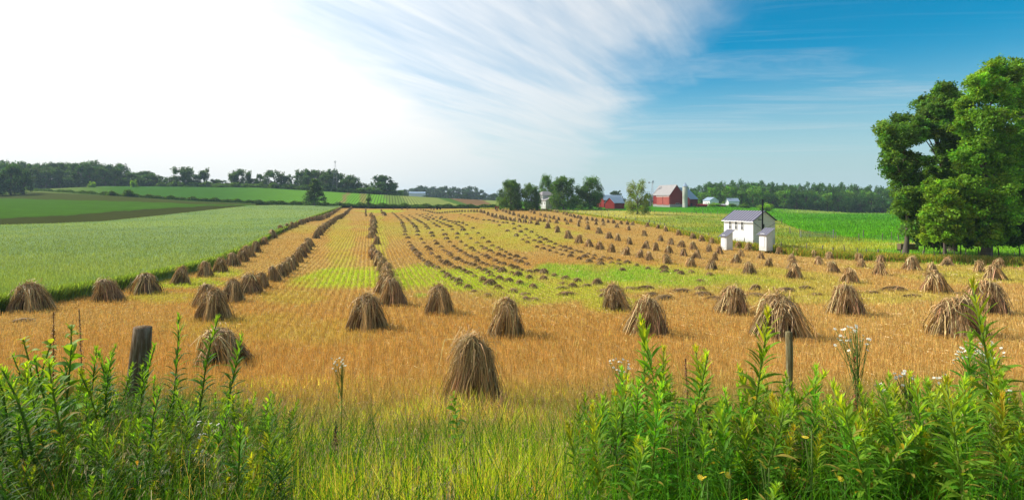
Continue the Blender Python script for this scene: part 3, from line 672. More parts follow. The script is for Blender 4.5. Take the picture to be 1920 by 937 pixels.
# ---------------------------------------------------------------- trees
def leaf_quads(c, s, col, flat=.0):
    n = len(c); a = unit(rng.normal(0, 1, (n, 3)) + np.array([0, 0, flat])); b = unit(np.cross(a, rng.normal(0, 1, (n, 3))))
    t = unit(np.cross(a, b)); s = s[:, None]
    bend = a * s * .25
    v = np.stack([c - b * s, c + t * s * .55 + bend, c + b * s, c - t * s * .55 + bend], 1).reshape(-1, 3)
    f = np.arange(n * 4).reshape(n, 4); return v, f, np.repeat(col, 4, 0)
def crown_from(cl, n, ls, base, var=.22, squash=.85, fill=.5, sub_=7):
    """cl: (m,4) clump centres and radii. Leaves gather in the outer part of every clump; each clump is itself uneven"""
    cl = np.asarray(cl, float); wts = cl[:, 3] ** 2; k = rng.choice(len(cl), n, p=wts / wts.sum())
    if sub_:
        m = len(cl); dd_ = unit(rng.normal(0, 1, (m * sub_, 3))); kk = np.repeat(np.arange(m), sub_)
        rr_ = cl[kk, 3] * rnd(m * sub_, .35, .95)
        hues = np.exp(rng.normal(0, var, m))[kk] * np.exp(rng.normal(0, .16, m * sub_))
        cl = np.c_[cl[kk, :3] + dd_ * rr_[:, None] * np.array([1, 1, squash]), cl[kk, 3] * rnd(m * sub_, .34, .62)]
        wts = cl[:, 3] ** 2; k = rng.choice(len(cl), n, p=wts / wts.sum())
    else: hues = np.exp(rng.normal(0, var, len(cl)))
    d = unit(rng.normal(0, 1, (n, 3))); 
    lob = np.ones(n)
    for q in range(4):
        ax = unit(rng.normal(0, 1, (len(cl), 3)))[k]; lob += .22 * np.sin(3.3 * (d * ax).sum(1) + q * 2.1 + k)
    r = cl[k, 3] * lob * (fill + (1 - fill) * rnd(n) ** .6) * np.where(rng.random(n) < .24, rnd(n, 1.05, 1.55), 1)
    p = cl[k, :3] + d * r[:, None] * np.array([1, 1, squash])
    cc = hues[k][:, None]
    hue = (1 + rng.normal(0, .10, (len(cl), 3)))[k]
    col = vary(np.asarray(base) * cc * hue, n, .25, .06)
    return leaf_quads(p, rnd(n, .6, 1.25) * ls, col, .5)
def limbs(H, r0, cl, nb, base_z=0., lean=(0, 0), col=(.11, .09, .07), top=.75):
    """tapered trunk with limbs reaching into the clumps"""
    t = np.linspace(0, 1, 8); 
    P = np.stack([lean[0] * t ** 1.5 + .02 * H * np.sin(t * 5), lean[1] * t ** 1.5, base_z + H * top * t], 1)
    out = [tube(P, r0 * (1 - .82 * t) * (1 + .5 * np.exp(-t * 14)), 8, col)]
    cl = np.asarray(cl); idx = rng.permutation(len(cl))[:nb]
    for i in idx:
        c = cl[i, :3]; h = np.clip((c[2] - base_z) * .62, H * .12, H * top * .95); q = (h / (H * top))
        s = np.array([np.interp(q, t, P[:, 0]), np.interp(q, t, P[:, 1]), base_z + h]); u = np.linspace(0, 1, 5)[:, None]
        L = s * (1 - u) + c * u; L[:, 2] += np.sin(u[:, 0] * 3.14) * .04 * H
        rr = r0 * (1 - .82 * q) * .5
        out.append(tube(L, rr * (1 - .8 * u[:, 0]) + .01, 5, col))
    v, f, c = join(out); return v, f, vary(c, len(v), .15, .04)
def clumps(kind, n, seed):
    r = np.random.default_rng(seed); out = []
    while len(out) < n:
        d = unit(r.normal(0, 1, 3)); q = r.uniform(.25, 1) ** .5
        if kind in ('round', 'wood'):
            z = r.uniform(.08, .9); w_ = (.43 if kind == 'round' else .46) * math.sqrt(max(.02, 1 - ((z - .38) / .57) ** 2)) * q; a_ = r.uniform(0, 6.283)
            p = np.array([math.cos(a_) * w_, math.sin(a_) * w_, z]); rad = r.uniform(.12, .18)
        elif kind == 'tall': p = np.array([d[0] * .24 * q, d[1] * .24 * q, .52 + d[2] * .42 * q]); rad = r.uniform(.08, .15)
        elif kind == 'cone':
            z = r.uniform(.2, .95); w_ = .30 * (1 - (z - .2) / .85) + .03; p = np.array([d[0] * w_, d[1] * w_, z]); rad = .07 + .09 * (1 - z)
        elif kind == 'bush': p = np.array([d[0] * .42 * q, d[1] * .42 * q, abs(d[2]) * .65 * q + .12]); rad = r.uniform(.14, .26)
        elif kind == 'open': p = np.array([d[0] * .40 * q, d[1] * .40 * q, .55 + d[2] * .36 * q]); rad = r.uniform(.07, .13)
        elif kind == 'w2': p = np.array([d[0] * .42 * q, d[1] * .42 * q, .47 + d[2] * .46 * q]); rad = r.uniform(.14, .22)
        out.append([*p, rad])
    return np.array(out)
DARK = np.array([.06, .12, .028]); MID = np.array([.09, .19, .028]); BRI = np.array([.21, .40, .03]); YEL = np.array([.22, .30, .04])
def tree_meshes(kind, seed, n, ls, base, nc=26, tr=.03, var=.25):
    cl = clumps(kind, nc, seed)
    cr = npmesh('crown', *ins(crown_from(cl, n, ls, base, var), M_LEAF)); tk = npmesh('trunk', *ins(limbs(1., tr, cl, 8), M_BARK))
    return cr, tk
def ins(vfc, m): return vfc[0], vfc[1], m, vfc[2]
FARM = {}
def kinds(key, kind, nvar, n, ls, base, **kw): FARM[key] = [tree_meshes(kind, 100 * len(FARM) + s, n, ls, base, **kw) for s in range(nvar)]
kinds('hill', 'wood', 4, 5500, .030, np.array([.055, .118, .036]), nc=34)
kinds('hilltall', 'tall', 2, 2400, .028, DARK, nc=22)
kinds('hillopen', 'open', 2, 1700, .028, DARK * 1.2, nc=26)
kinds('wood', 'wood', 5, 4200, .030, np.array([.06, .15, .034]), nc=30)
kinds('woodb', 'wood', 3, 4200, .030, np.array([.12, .26, .035]), nc=30)
kinds('far', 'wood', 3, 1500, .045, np.array([.045, .09, .035]), nc=18)
kinds('farm', 'round', 3, 19000, .019, MID * .85, nc=66)
kinds('cone', 'cone', 1, 7000, .022, DARK * .9, nc=60)
kinds('light', 'round', 1, 13000, .015, YEL * .8, nc=46)
kinds('bush', 'bush', 3, 1600, .05, MID, nc=16, tr=.04)
kinds('bushy', 'bush', 2, 2600, .04, BRI, nc=18, tr=.04)
def tree(px, base_py, top_py, key, wpx, label, cat='tree', group=None, d=None, var=None, name=None):
    if d is None: x, d, z = at(px, base_py)
    else: x = (px - 960) / 1000 * d; z = float(T(x, d))
    top = CAMZ - (top_py - 375) * d / 1000; H = max(top - z, .6)
    L = FARM[key]; cr, tk = L[var if var is not None else random.randrange(len(L))]
    e = D.objects.new(name or ('bush' if 'bush' in key else 'tree'), None); COL.objects.link(e); e.location = (x, d, z - .1)
    nat = {'round': .98, 'tall': .68, 'cone': .6, 'bush': 1.1}.get({'farm': 'round', 'hilltall': 'tall', 'cone': 'cone'}.get(key, 'bush' if 'bush' in key else 'round'), .98)
    s = wpx * d / 1000 / nat; e.scale = (s, s, H * 1.04); e.rotation_euler = (0, 0, random.uniform(0, 6.28))
    link('foliage' if 'bush' in key else 'crown', cr, parent=e); link('stems' if 'bush' in key else 'trunk', tk, parent=e)
    tag(e, label, cat, group); return e
# --- the wooded skyline on the left hill
prof = curve([(-60, 298), (0, 300), (25, 301), (50, 306), (100, 304), (150, 302), (200, 307), (235, 312), (250, 319), (280, 323), (300, 329), (312, 338)])
k = 0; GH = 'dark trees along the left hill skyline'
lst = []
for px in np.arange(-50, 306, 15.5): lst.append((px + random.uniform(-4, 4), random.choice(['hill', 'hill', 'hillopen']), random.uniform(26, 40), 0, random.uniform(450, 500)))
for px in np.arange(-40, 300, 26): lst.append((px + random.uniform(-6, 6), 'hill', random.uniform(30, 42), 5, 432))
lst += [(318, 'hill', 22, -332, 440), (345, 'hill', 40, -309, 435), (362, 'hill', 24, -325, 430), (383, 'hilltall', 24, -309, 440), (402, 'hill', 24, -336, 440), (418, 'hill', 20, -338, 440),
        (437, 'hilltall', 24, -315, 440), (455, 'hill', 32, -314, 440), (476, 'hill', 22, -334, 440), (488, 'hill', 20, -327, 440), (514, 'hill', 36, -316, 436), (535, 'hill', 22, -330, 440), (545, 'hillopen', 22, -325, 442),
        (568, 'hill', 30, -313, 440), (585, 'hill', 30, -318, 450), (602, 'hill', 34, -316, 445), (622, 'hill', 30, -318, 440), (642, 'hill', 32, -322, 442), (662, 'hill', 28, -330, 440), (680, 'hill', 26, -341, 440), (690, 'hill', 18, -350, 438), (612, 'hill', 36, -326, 430), (650, 'hill', 30, -332, 430), (575, 'hill', 30, -330, 432),
        (708, 'hill', 26, -330, 432), (722, 'hill', 34, -328, 436), (736, 'hilltall', 20, -334, 438), (724, 'hill', 36, -342, 430), (470, 'bush', 26, -342, 428), (500, 'bush', 24, -344, 428), (540, 'bush', 30, -342, 428), (420, 'bush', 24, -343, 428), (310, 'bush', 24, -342, 426)]
lst.sort(key=lambda a: a[0])
for j, (px, key, wp, tp, d) in enumerate(lst):
    top = -tp if tp < 0 else float(prof(px)) + tp + random.uniform(-3, 4)
    tree(px, 0, top, key, wp, ('round bush' if 'bush' in key else 'dark broadleaf tree') + ' on the left hill skyline, %s from the left' % ordn(j + 1), group=GH, d=d)
tree(20, 357, 309, 'hill', 46, 'big dark tree standing before the hill wood at the left edge', d=330)
tree(-2, 357, 322, 'hill', 40, 'low dark tree cut by the left edge before the hill wood', d=325)
tree(44, 357, 318, 'hill', 28, 'dark tree right beside the big one at the left edge', d=335)
tree(173, 346, 335, 'bushy', 15, 'pale round bush by the dark wood on the left hill', 'bush', d=405)
tree(250, 346, 331, 'bushy', 14, 'pale round bush right of the other pale one by the hill wood', 'bush', d=405)
tree(208, 367, 355, 'bush', 17, 'dense round bush at the near edge of the corn hill', 'bush')
tree(240, 369, 352, 'bush', 20, 'spreading bush with thin stems right of the dense round one', 'bush')
tree(590, 384, 336, 'cone', 31, 'lone dark pointed tree with bare trunk before the corn rows', d=298)
tree(691, 386, 365, 'hilltall', 13, 'small slender green tree before the corn rows', d=298)
for px, wp, tp in [(330, 18, 372), (424, 16, 374), (572, 14, 380), (330, 14, 371)][:3]:
    tree(px, 383, tp, 'bush', wp, {330: 'low dark bush in the hedge below the corn, leftmost', 424: 'low dark bush in the hedge below the corn, middle one', 572: 'low dark bush in the hedge beside the lone pointed tree'}[px], 'bush', d=300)
tree(785, 388, 383, 'bush', 26, 'low dark bush at the far end of the shock field', 'bush', d=300)
# far blue ridge
pr = curve([(745, 358), (757, 354), (775, 350), (790, 348), (830, 349), (850, 350), (865, 354), (880, 350), (895, 355), (910, 361), (935, 362), (960, 362)])
GR = 'far blue green trees on the low ridge'; j = 0
for row_, (dd, off) in enumerate([(900, 0), (820, 5), (740, 11)]):
    for px in np.arange(750 + row_ * 5, 962, 15.):
        tree(px + random.uniform(-3, 3), 0, float(pr(px)) + off + random.uniform(-1.5, 2), 'far', random.uniform(22, 32), 'far tree of the hazy blue green wood on the low middle ridge', group=GR, d=dd)
for px, tp, wp, dd in [(757, 355, 11, 560), (903, 366, 26, 620), (843, 357, 10, 620), (800, 366, 18, 520), (925, 364, 22, 600), (870, 364, 30, 600)]:
    tree(px, 0, tp, 'far', wp, {757: 'small dark tree left of the white far shed', 903: 'rounded dark tree before the far ridge wood', 843: 'slim dark tree before the far ridge wood', 800: 'low tree in front of the white far shed', 925: 'dark tree just left of the farm trees, low down', 870: 'broad low tree in the middle of the far ridge wood'}[px], d=dd)
# farm trees
for px, bp, tp, wp, d, key, lab in [
 (957, 389, 337, 50, 255, 'farm', 'big round dark tree at the left end of the farmstead'),
 (996, 388, 346, 38, 250, 'farm', 'smaller dark tree between the big round one and white farmhouse'),
 (1027, 388, 330, 34, 300, 'farm', 'dark tree rising behind the white farmhouse roof'),
 (1057, 389, 331, 52, 258, 'farm', 'tall dense tree in front of the white farmhouse right side'),
 (1105, 389, 334, 52, 262, 'farm', 'broad green tree left of the low red sheds'),
 (1157, 390, 358, 30, 420, 'far', 'distant blue green tree behind the low red sheds'),
 (1216, 389, 360, 16, 310, 'hill', 'dark tree right behind the light green meadow tree'),
 (1078, 390, 368, 26, 275, 'farm', 'low tree between the two big farmyard trees'),
 (1292, 388, 350, 26, 345, 'wood', 'green tree rising behind the round cornered barn')]:
    tree(px, bp, tp, key, wp, lab, d=d)
tree(1195, 402, 339, 'light', 46, 'light green airy tree alone in the meadow before the barn')
# the wood on the right
pr = curve([(1300, 352), (1315, 347), (1340, 341), (1370, 338), (1400, 338), (1440, 341), (1480, 344), (1520, 344), (1560, 345), (1600, 346), (1640, 351), (1680, 353), (1740, 355), (1800, 358)])
GW = 'trees of the long green wood beyond the hay field'
for row_, (dd, off) in enumerate([(430, 0), (405, 4), (380, 10), (358, 17)]):
    for px in np.arange(1305 + row_ * 6, 1760, 21.):
        q = px + random.uniform(-5, 5); dv = dd - (px - 1300) * .09
        tree(q, 0, float(pr(q)) + off + random.uniform(-3, 3), random.choice(['wood', 'wood', 'wood', 'woodb'] if row_ > 1 else ['wood']), random.uniform(26, 38), 'broadleaf tree of the long green wood beyond the hay field at right', group=GW, d=dv)
for px, tp, wp, lab in [(1335, 352, 22, 'bright green tree at the left end of the long wood'), (1366, 350, 30, 'tall bright green tree before the wood, above the pale roofs'), (1390, 356, 18, 'narrow bright green tree before the long wood'), (1412, 352, 30, 'light green tree before the wood, left of the black stovepipe'), (1470, 356, 26, 'light green tree before the wood, right of the black stovepipe')]:
    tree(px, 0, tp, 'woodb', wp, lab, d=338)
tree(1437, 392, 374, 'bushy', 32, 'large grey green bush at the hay field edge behind the stovepipe', 'bush', d=255)
tree(1340, 388, 376, 'bushy', 26, 'bright leafy bush before the white farm buildings', 'bush', d=288)
tree(1395, 389, 378, 'bush', 26, 'dark leafy bush before the small pale roof', 'bush', d=288)
tree(1372, 389, 380, 'bush', 20, 'low dark bush beside the low brown shed', 'bush', d=290)
tree(1590, 395, 389.5, 'bushy', 6, 'tiny pale round bush before the wood, left of two', 'bush', d=330)
tree(1601, 396, 391, 'bushy', 6, 'tiny pale round bush before the wood, right of two', 'bush', d=330)
# --- the big trees at the right edge
def big_tree(cl, d, n, ls, base, trunk_px, base_py, label, r0=.35, depth=1.6, lean=0, var=.2, nb=16, name='tree', fill=.45, back=True):
    cl = np.array(cl, float)
    if back:
        dm = np.hypot(cl[:, None, 0] - cl[None, :, 0], cl[:, None, 1] - cl[None, :, 1]) + np.eye(len(cl)) * 1e3; nn = np.argsort(dm, 1)[:, :3]
        ad = [[(cl[i, 0] + cl[j, 0]) / 2, (cl[i, 1] + cl[j, 1]) / 2, min(cl[i, 2], cl[j, 2]) * .85] for i in range(len(cl)) for j in nn[i] if j > i or rng.random() < .25]; cl = np.vstack([cl, ad])
    x0 = (trunk_px - 960) / 1000 * d; z0 = float(T(x0, d))
    def spot(c, dy): return np.stack([(c[:, 0] - 960) / 1000 * (d + dy) - x0, dy, CAMZ - (c[:, 1] - 375) / 1000 * (d + dy) - z0, c[:, 2] / 1000 * d], 1)
    C = spot(cl, np.clip(rng.normal(0, depth, len(cl)), -2.5, 3))
    if back:
        b = spot(cl, rnd(len(cl), 2, 5)); b[:, 3] *= .9; C2 = np.vstack([C, b[rng.random(len(b)) < .6]])
    else: C2 = C
    e = D.objects.new(name, None); COL.objects.link(e); e.location = (x0, d, z0 - .05)
    link('crown', npmesh('crown', *ins(crown_from(C2, n, ls, base, var, .8, fill), M_LEAF)), parent=e)
    H = C[:, 2].max() if len(C) else 5
    link('trunk', npmesh('trunk', *ins(limbs(H, r0, C, nb, lean=(C[:, 0].mean(), .5)), M_BARK)), parent=e)
    tag(e, label, 'tree'); return e
big_tree([(1670, 240, 20), (1690, 228, 18), (1661, 268, 17), (1690, 262, 23), (1703, 300, 20), (1672, 303, 19), (1685, 335, 21), (1712, 330, 18), (1692, 365, 18), (1716, 365, 18), (1682, 393, 14), (1706, 392, 18), (1727, 400, 20), (1720, 432, 15), (1698, 318, 18), (1735, 385, 18), (1660, 250, 12), (1705, 240, 10), (1725, 350, 18), (1708, 418, 14), (1726, 425, 18), (1740, 410, 18), (1678, 285, 16), (1668, 322, 14), (1722, 300, 13), (1718, 262, 10), (1740, 302, 11), (1712, 436, 14)],
         64, 78000, .17, MID * 1.2, 1697, 450, 'slender dark leaning tree at the left of the big right hand trees', .28)
big_tree([(1712, 222, 13), (1728, 235, 17), (1738, 190, 20), (1750, 213, 21), (1775, 172, 19), (1790, 188, 20), (1770, 203, 23), (1745, 247, 17), (1765, 235, 19), (1792, 230, 23), (1725, 252, 12), (1780, 262, 21), (1766, 282, 15), (1792, 292, 21), (1757, 316, 16), (1776, 322, 19), (1738, 328, 13), (1796, 332, 21), (1790, 362, 22), (1760, 352, 20), (1768, 163, 14)],
         69, 76000, .18, MID * 1.1, 1785, 450, 'tall dark tree with a sky gap, between slender and bright ones', .42)
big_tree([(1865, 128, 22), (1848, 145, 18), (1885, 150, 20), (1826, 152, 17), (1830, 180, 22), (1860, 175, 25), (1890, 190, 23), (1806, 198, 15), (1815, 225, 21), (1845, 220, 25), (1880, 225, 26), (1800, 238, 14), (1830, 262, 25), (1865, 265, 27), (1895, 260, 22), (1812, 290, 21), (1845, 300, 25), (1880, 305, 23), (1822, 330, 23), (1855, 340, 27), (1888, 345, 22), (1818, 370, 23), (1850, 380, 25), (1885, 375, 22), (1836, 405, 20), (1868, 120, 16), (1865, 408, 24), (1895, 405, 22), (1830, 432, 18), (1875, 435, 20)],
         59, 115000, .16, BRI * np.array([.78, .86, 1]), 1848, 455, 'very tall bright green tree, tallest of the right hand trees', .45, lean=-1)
big_tree([(1795, 345, 17), (1772, 350, 18), (1745, 352, 15), (1780, 375, 21), (1750, 380, 18), (1760, 408, 19), (1790, 405, 21), (1738, 400, 12), (1808, 395, 18), (1735, 425, 12), (1805, 425, 16), (1770, 430, 16)],
         57.5, 52000, .15, BRI * .75, 1770, 455, 'lower bright leafy tree before the dark trunks at right', .2)
big_tree([(1905, 122, 15), (1925, 138, 22), (1902, 165, 15), (1930, 180, 25), (1907, 205, 17), (1935, 220, 26), (1910, 250, 20), (1940, 270, 28), (1907, 290, 18), (1935, 320, 28), (1912, 345, 24), (1940, 370, 28), (1907, 395, 24), (1935, 415, 26), (1965, 200, 30), (1970, 260, 32), (1970, 330, 32), (1970, 400, 30)],
         65, 72000, .17, (BRI + MID) / 2, 1935, 455, 'tall green tree cut by the right edge of the photo', .4)
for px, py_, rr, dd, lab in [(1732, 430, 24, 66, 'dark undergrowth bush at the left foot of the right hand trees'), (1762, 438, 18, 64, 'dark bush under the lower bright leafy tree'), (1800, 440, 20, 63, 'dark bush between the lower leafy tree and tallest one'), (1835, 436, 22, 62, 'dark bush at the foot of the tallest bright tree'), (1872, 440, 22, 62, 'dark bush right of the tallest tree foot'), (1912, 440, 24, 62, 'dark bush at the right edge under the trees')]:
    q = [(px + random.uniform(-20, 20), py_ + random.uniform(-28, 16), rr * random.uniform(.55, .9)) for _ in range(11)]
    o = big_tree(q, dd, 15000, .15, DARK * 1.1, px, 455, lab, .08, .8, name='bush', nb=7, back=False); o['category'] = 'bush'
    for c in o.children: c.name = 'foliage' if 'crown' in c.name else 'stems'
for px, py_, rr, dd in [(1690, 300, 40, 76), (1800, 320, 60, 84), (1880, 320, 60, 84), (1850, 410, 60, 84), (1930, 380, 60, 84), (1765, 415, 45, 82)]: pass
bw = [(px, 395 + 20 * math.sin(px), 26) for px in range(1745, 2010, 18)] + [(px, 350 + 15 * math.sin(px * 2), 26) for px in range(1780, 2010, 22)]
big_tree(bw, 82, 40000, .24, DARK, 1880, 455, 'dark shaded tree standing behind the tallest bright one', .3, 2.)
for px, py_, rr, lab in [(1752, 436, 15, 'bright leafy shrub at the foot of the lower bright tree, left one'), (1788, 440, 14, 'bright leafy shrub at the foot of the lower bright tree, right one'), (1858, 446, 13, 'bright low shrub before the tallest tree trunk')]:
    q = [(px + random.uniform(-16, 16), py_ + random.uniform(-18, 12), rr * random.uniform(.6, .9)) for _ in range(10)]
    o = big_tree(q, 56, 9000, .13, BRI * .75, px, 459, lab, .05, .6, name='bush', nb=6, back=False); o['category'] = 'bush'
    for c in o.children: c.name = 'foliage' if 'crown' in c.name else 'stems'
for j, px in enumerate(np.arange(306, 752, 17.)):
    tree(px + random.uniform(-5, 5), 0, float(np.interp(px, [300, 480, 620, 750], [337, 341, 344, 355])) + random.uniform(-3, 4), 'bush', random.uniform(22, 32), 'low bush filling the foot of the left hill skyline trees', 'bush', 'bushes under the left hill trees', d=426)
# hedge below the corn hill
def hedge(name, px, py, d0, h, n, ls, base, label):
    q = rnd(n, px[0], px[-1]); p = np.interp(q, px, py); dd = (np.full(n, float(d0)) if d0 else dist(q, p)) + rng.normal(0, .8, n); x = (q - 960) / 1000 * dd
    hh = h * (1 + .4 * np.sin(q * .23) * np.sin(q * .071 + 1)); zz = T(x, dd) + rnd(n) ** .8 * hh
    v, f, c = leaf_quads(np.stack([x, dd, zz], 1), rnd(n, .6, 1.2) * ls, vary(base, n, .3, .08))
    tag(link(name, npmesh(name, v, f, M_LEAF, c)), label, 'hedge')
hedge('hedge', [25, 100, 200, 350, 480, 640, 800, 880, 960], [357, 360, 366, 376, 381.5, 386.5, 389, 389.5, 390], 0, 1.7, 26000, .38, MID * .7, 'long dark overgrown hedge at the foot of the corn hill')
hedge('hedge', [-60, 745], [340, 340], 444, 4.2, 42000, .5, np.array([.045, .09, .032]), 'low dark scrub along the left hill skyline under the trees')
# ---------------------------------------------------------------- buildings
def frame(px, d, alpha, z=None):
    """corner point and two horizontal directions: e along the front to the right/back, n to the left/back"""
    x = (px - 960) / 1000 * d; z = float(T(x, d)) if z is None else z
    a = R(alpha); return np.array([x, d, z]), np.array([math.cos(a), math.sin(a), 0]), np.array([-math.sin(a), math.cos(a), 0])
def poly(name, verts, faces, mat, parent=None, col=None):
    me = D.meshes.new(name); me.from_pydata([tuple(map(float, v)) for v in verts], [], faces); me.materials.append(mat)
    if col is not None:
        a = me.attributes.new('col', 'FLOAT_COLOR', 'POINT')
        for i in range(len(verts)): a.data[i].color = (*col, 1)
    me.update(); return link(name, me, parent=parent)
BOXF = [(0, 3, 2, 1), (4, 5, 6, 7), (0, 1, 5, 4), (1, 2, 6, 5), (2, 3, 7, 6), (3, 0, 4, 7)]
def lbox(a0, a1, b0, b1, z0, z1): return [(a0, b0, z0), (a1, b0, z0), (a1, b1, z0), (a0, b1, z0), (a0, b0, z1), (a1, b0, z1), (a1, b1, z1), (a0, b1, z1)]
def part(name, boxes, mat, parent, col=None):
    V, F = [], []
    for b in boxes:
        o = len(V); V += lbox(*b); F += [tuple(i + o for i in f) for f in BOXF]
    return poly(name, V, F, mat, parent, col)
def boards(period, vertical, colr=(.25, .26, .27), depth=.5):
    def ex(t, c, pos, h):
        s = t.new('ShaderNodeSeparateXYZ', ins={0: pos})
        q = s.outputs[2] if not vertical else t.math('ADD', s.outputs[0], s.outputs[1])
        fr = t.math('FRACT', t.math('DIVIDE', q, period))
        k = t.ramp(fr, .90, .97)
        st = t.new('ShaderNodeMapping', ins={'Vector': pos, 'Scale': (6, 6, .6) if vertical else (.6, .6, 6)})
        g = t.noise(st.outputs[0], 1.3, 4, .6)
        c = t.mix(t.math('MULTIPLY', k, depth), c, colr); c = t.mix(t.ramp(g, .52, .8), c, t.mix(.5, c, colr)); lowz = t.ramp(t.math('ADD', s.outputs[2], t.math('MULTIPLY', t.noise(pos, 2.5, 4), .8)), 1.1, .1)
        c = t.mix(t.math('MULTIPLY', lowz, .45), c, t.mix(1, c, (.62, .6, .5), 'MULTIPLY'))
        return c, t.math('SUBTRACT', t.math('MULTIPLY', h, .3), k)
    return ex
def seams(period, colr, axis=1):
    def ex(t, c, pos, h):
        s = t.new('ShaderNodeSeparateXYZ', ins={0: pos}); fr = t.math('SINE', t.math('MULTIPLY', s.outputs[axis], 2 * math.pi / period))
        k = t.ramp(fr, .1, .9); return t.mix(t.math('MULTIPLY', k, .8), c, colr), t.math('ADD', t.math('MULTIPLY', h, .2), fr)
    return ex
M_WHITE = surf('white_clapboard', (.74, .76, .76), .7, 1.5, .16, .6, extra=boards(.29, False, (.22, .24, .25), .8))
M_WHITEV = surf('white_vertical_board', (.72, .74, .75), .7, 1.5, .12, .5, extra=boards(.22, True))
M_RED = surf('red_barn_board', (.22, .035, .03), .85, .6, .3, .4, extra=boards(.6, True, (.18, .04, .035), .6))
M_REDF = surf('faded_red_board', (.36, .10, .08), .85, .5, .35, .4, extra=boards(.8, True, (.30, .06, .045), .7))
M_STRIPE = surf('striped_metal_roof', (.07, .07, .11), .7, 1., .15, .3, extra=seams(.5, (.36, .36, .40)))
M_STRIPE2 = surf('shed_metal_roof', (.07, .07, .11), .7, 1., .15, .3, extra=seams(.24, (.36, .36, .40), 1))
M_GREYR = surf('grey_shingle_roof', (.30, .285, .285), .8, .8, .2, .3)
M_BLUER = surf('blue_grey_metal_roof', (.25, .33, .42), .45, .6, .12, .3, metal=.2, extra=seams(.9, (.32, .40, .50)))
M_SILO = surf('concrete_stave', (.36, .38, .32), .9, 1., .2, .3, extra=boards(1.1, False, (.18, .2, .17), .7))
M_STONE = surf('stone_foundation', (.30, .29, .28), .9, 1.5, .3, .5)
M_DARK = surf('dark_iron', (.012, .012, .014), .5, 3, .2, .1)
M_GLASS = surf('window_glass', (.03, .04, .05), .1, 3, .1, 0., spec=.5)
M_TRIM = surf('white_trim', (.78, .78, .77), .6, 3, .06, .1)
M_GALV = surf('galvanised_steel', (.30, .31, .33), .5, 3, .2, .2, metal=.3)
M_FIELDR = surf('rusty_red_paint', (.24, .05, .035), .7, 3, .3, .3)
def gable(name, px, d, alpha, W, L, h, rise, wall, roof, label, cat, z=None, over=.25, base=0., th=.14, ridge_off=0, found=None, drop=1.2):
    """gable front runs along e (to the right and back), the long side runs along n (to the left and back)"""
    P, e, n = frame(px, d, alpha, z)
    root = D.objects.new(name, None); COL.objects.link(root); root.location = P; root.rotation_euler = (0, 0, R(alpha))
    V = [(0, 0, -drop), (W, 0, -drop), (W, L, -drop), (0, L, -drop), (0, 0, h), (W, 0, h), (W, L, h), (0, L, h), (W / 2, 0, h + rise), (W / 2, L, h + rise)]
    poly('wall', V, [(0, 1, 5, 8, 4), (2, 3, 7, 9, 6), (3, 0, 4, 7), (1, 2, 6, 5), (4, 8, 9, 7), (5, 6, 9, 8)], wall, root)
    s = rise / (W / 2); o = over; zr = h + rise + .03
    V = []
    for sx in (-1, 1):
        xe = W / 2 + sx * (W / 2 + o); ze = zr - s * (W / 2 + o)
        V += [(W / 2, -o, zr), (W / 2, L + o, zr), (xe, L + o, ze), (xe, -o, ze), (W / 2, -o, zr + th), (W / 2, L + o, zr + th), (xe, L + o, ze + th), (xe, -o, ze + th)]
    F = [tuple(i + k for i in f) for k in (0, 8) for f in BOXF]
    rf = poly('roof', V, F, roof, root)
    if found: part('foundation', [(-.06, W + .06, -.06, L + .06, -drop - .1, found)], M_STONE, root)
    tag(root, label, cat); return root
def window(root, face, a, z, w, h, L=None, sash=True, name='window'):
    """face 'front' on the gable (y=0), 'side' on the long left wall (x=0); a = position along it"""
    t = .06
    if face == 'front': fr = [(a - w / 2 - t, a - w / 2, -.05, -.003, z - t, z + h + t), (a + w / 2, a + w / 2 + t, -.05, -.003, z - t, z + h + t), (a - w / 2, a + w / 2, -.05, -.003, z + h, z + h + t), (a - w / 2, a + w / 2, -.07, -.003, z - t, z), (a - w / 2, a + w / 2, -.04, -.003, z + h / 2 - .025, z + h / 2 + .025), (a - .015, a + .015, -.036, -.003, z, z + h)]; gl = (a - w / 2, a + w / 2, -.02, -.002, z, z + h)
    else: fr = [(-.05, -.003, a - w / 2 - t, a - w / 2, z - t, z + h + t), (-.05, -.003, a + w / 2, a + w / 2 + t, z - t, z + h + t), (-.05, -.003, a - w / 2, a + w / 2, z + h, z + h + t), (-.07, -.003, a - w / 2, a + w / 2, z - t, z), (-.04, -.003, a - w / 2, a + w / 2, z + h / 2 - .025, z + h / 2 + .025), (-.036, -.003, a - .015, a + .015, z, z + h)]; gl = (-.02, -.002, a - w / 2, a + w / 2, z, z + h)
    p = part(name, fr, M_TRIM, root); part('pane', [gl], M_GLASS, p); return p
# white building in the meadow corner
hb = gable('white_cottage', 1412, 76, 25, 4.5, 5.3, 2.9, 1.3, M_WHITE, M_STRIPE, 'small white clapboard building with dark striped metal roof beside the field', 'cottage', z=.95, over=.22, th=.07, drop=.6)
for a in (1.9, 3.0, 4.1): window(hb, 'side', a, 1.55, .36, 1.15)
window(hb, 'front', 2.0, 1.15, .55, 1.25)
part('corner_board', [(-.04, .09, -.04, -.004, 0, 2.9), (-.04, -.004, 0, .09, 0, 2.9)], M_TRIM, hb)
v, f, c = tube([(0, 0, .9), (0, 0, 2.5), (.02, 0, 4.2), (.05, 0, 5.95)], [.1, .1, .1, .09], 10, (.02, .02, .02))
pipe = link('stovepipe', npmesh('stovepipe', v, f, M_DARK), parent=hb); pipe.location = (1.0, -.75, .0)
v, f, c = tube([(1.0, -.75, 3.05), (1.0, -.02, 3.05)], [.05, .05], 8); link('pipe_bracket', npmesh('pipe_bracket', v, f, M_DARK), parent=hb)
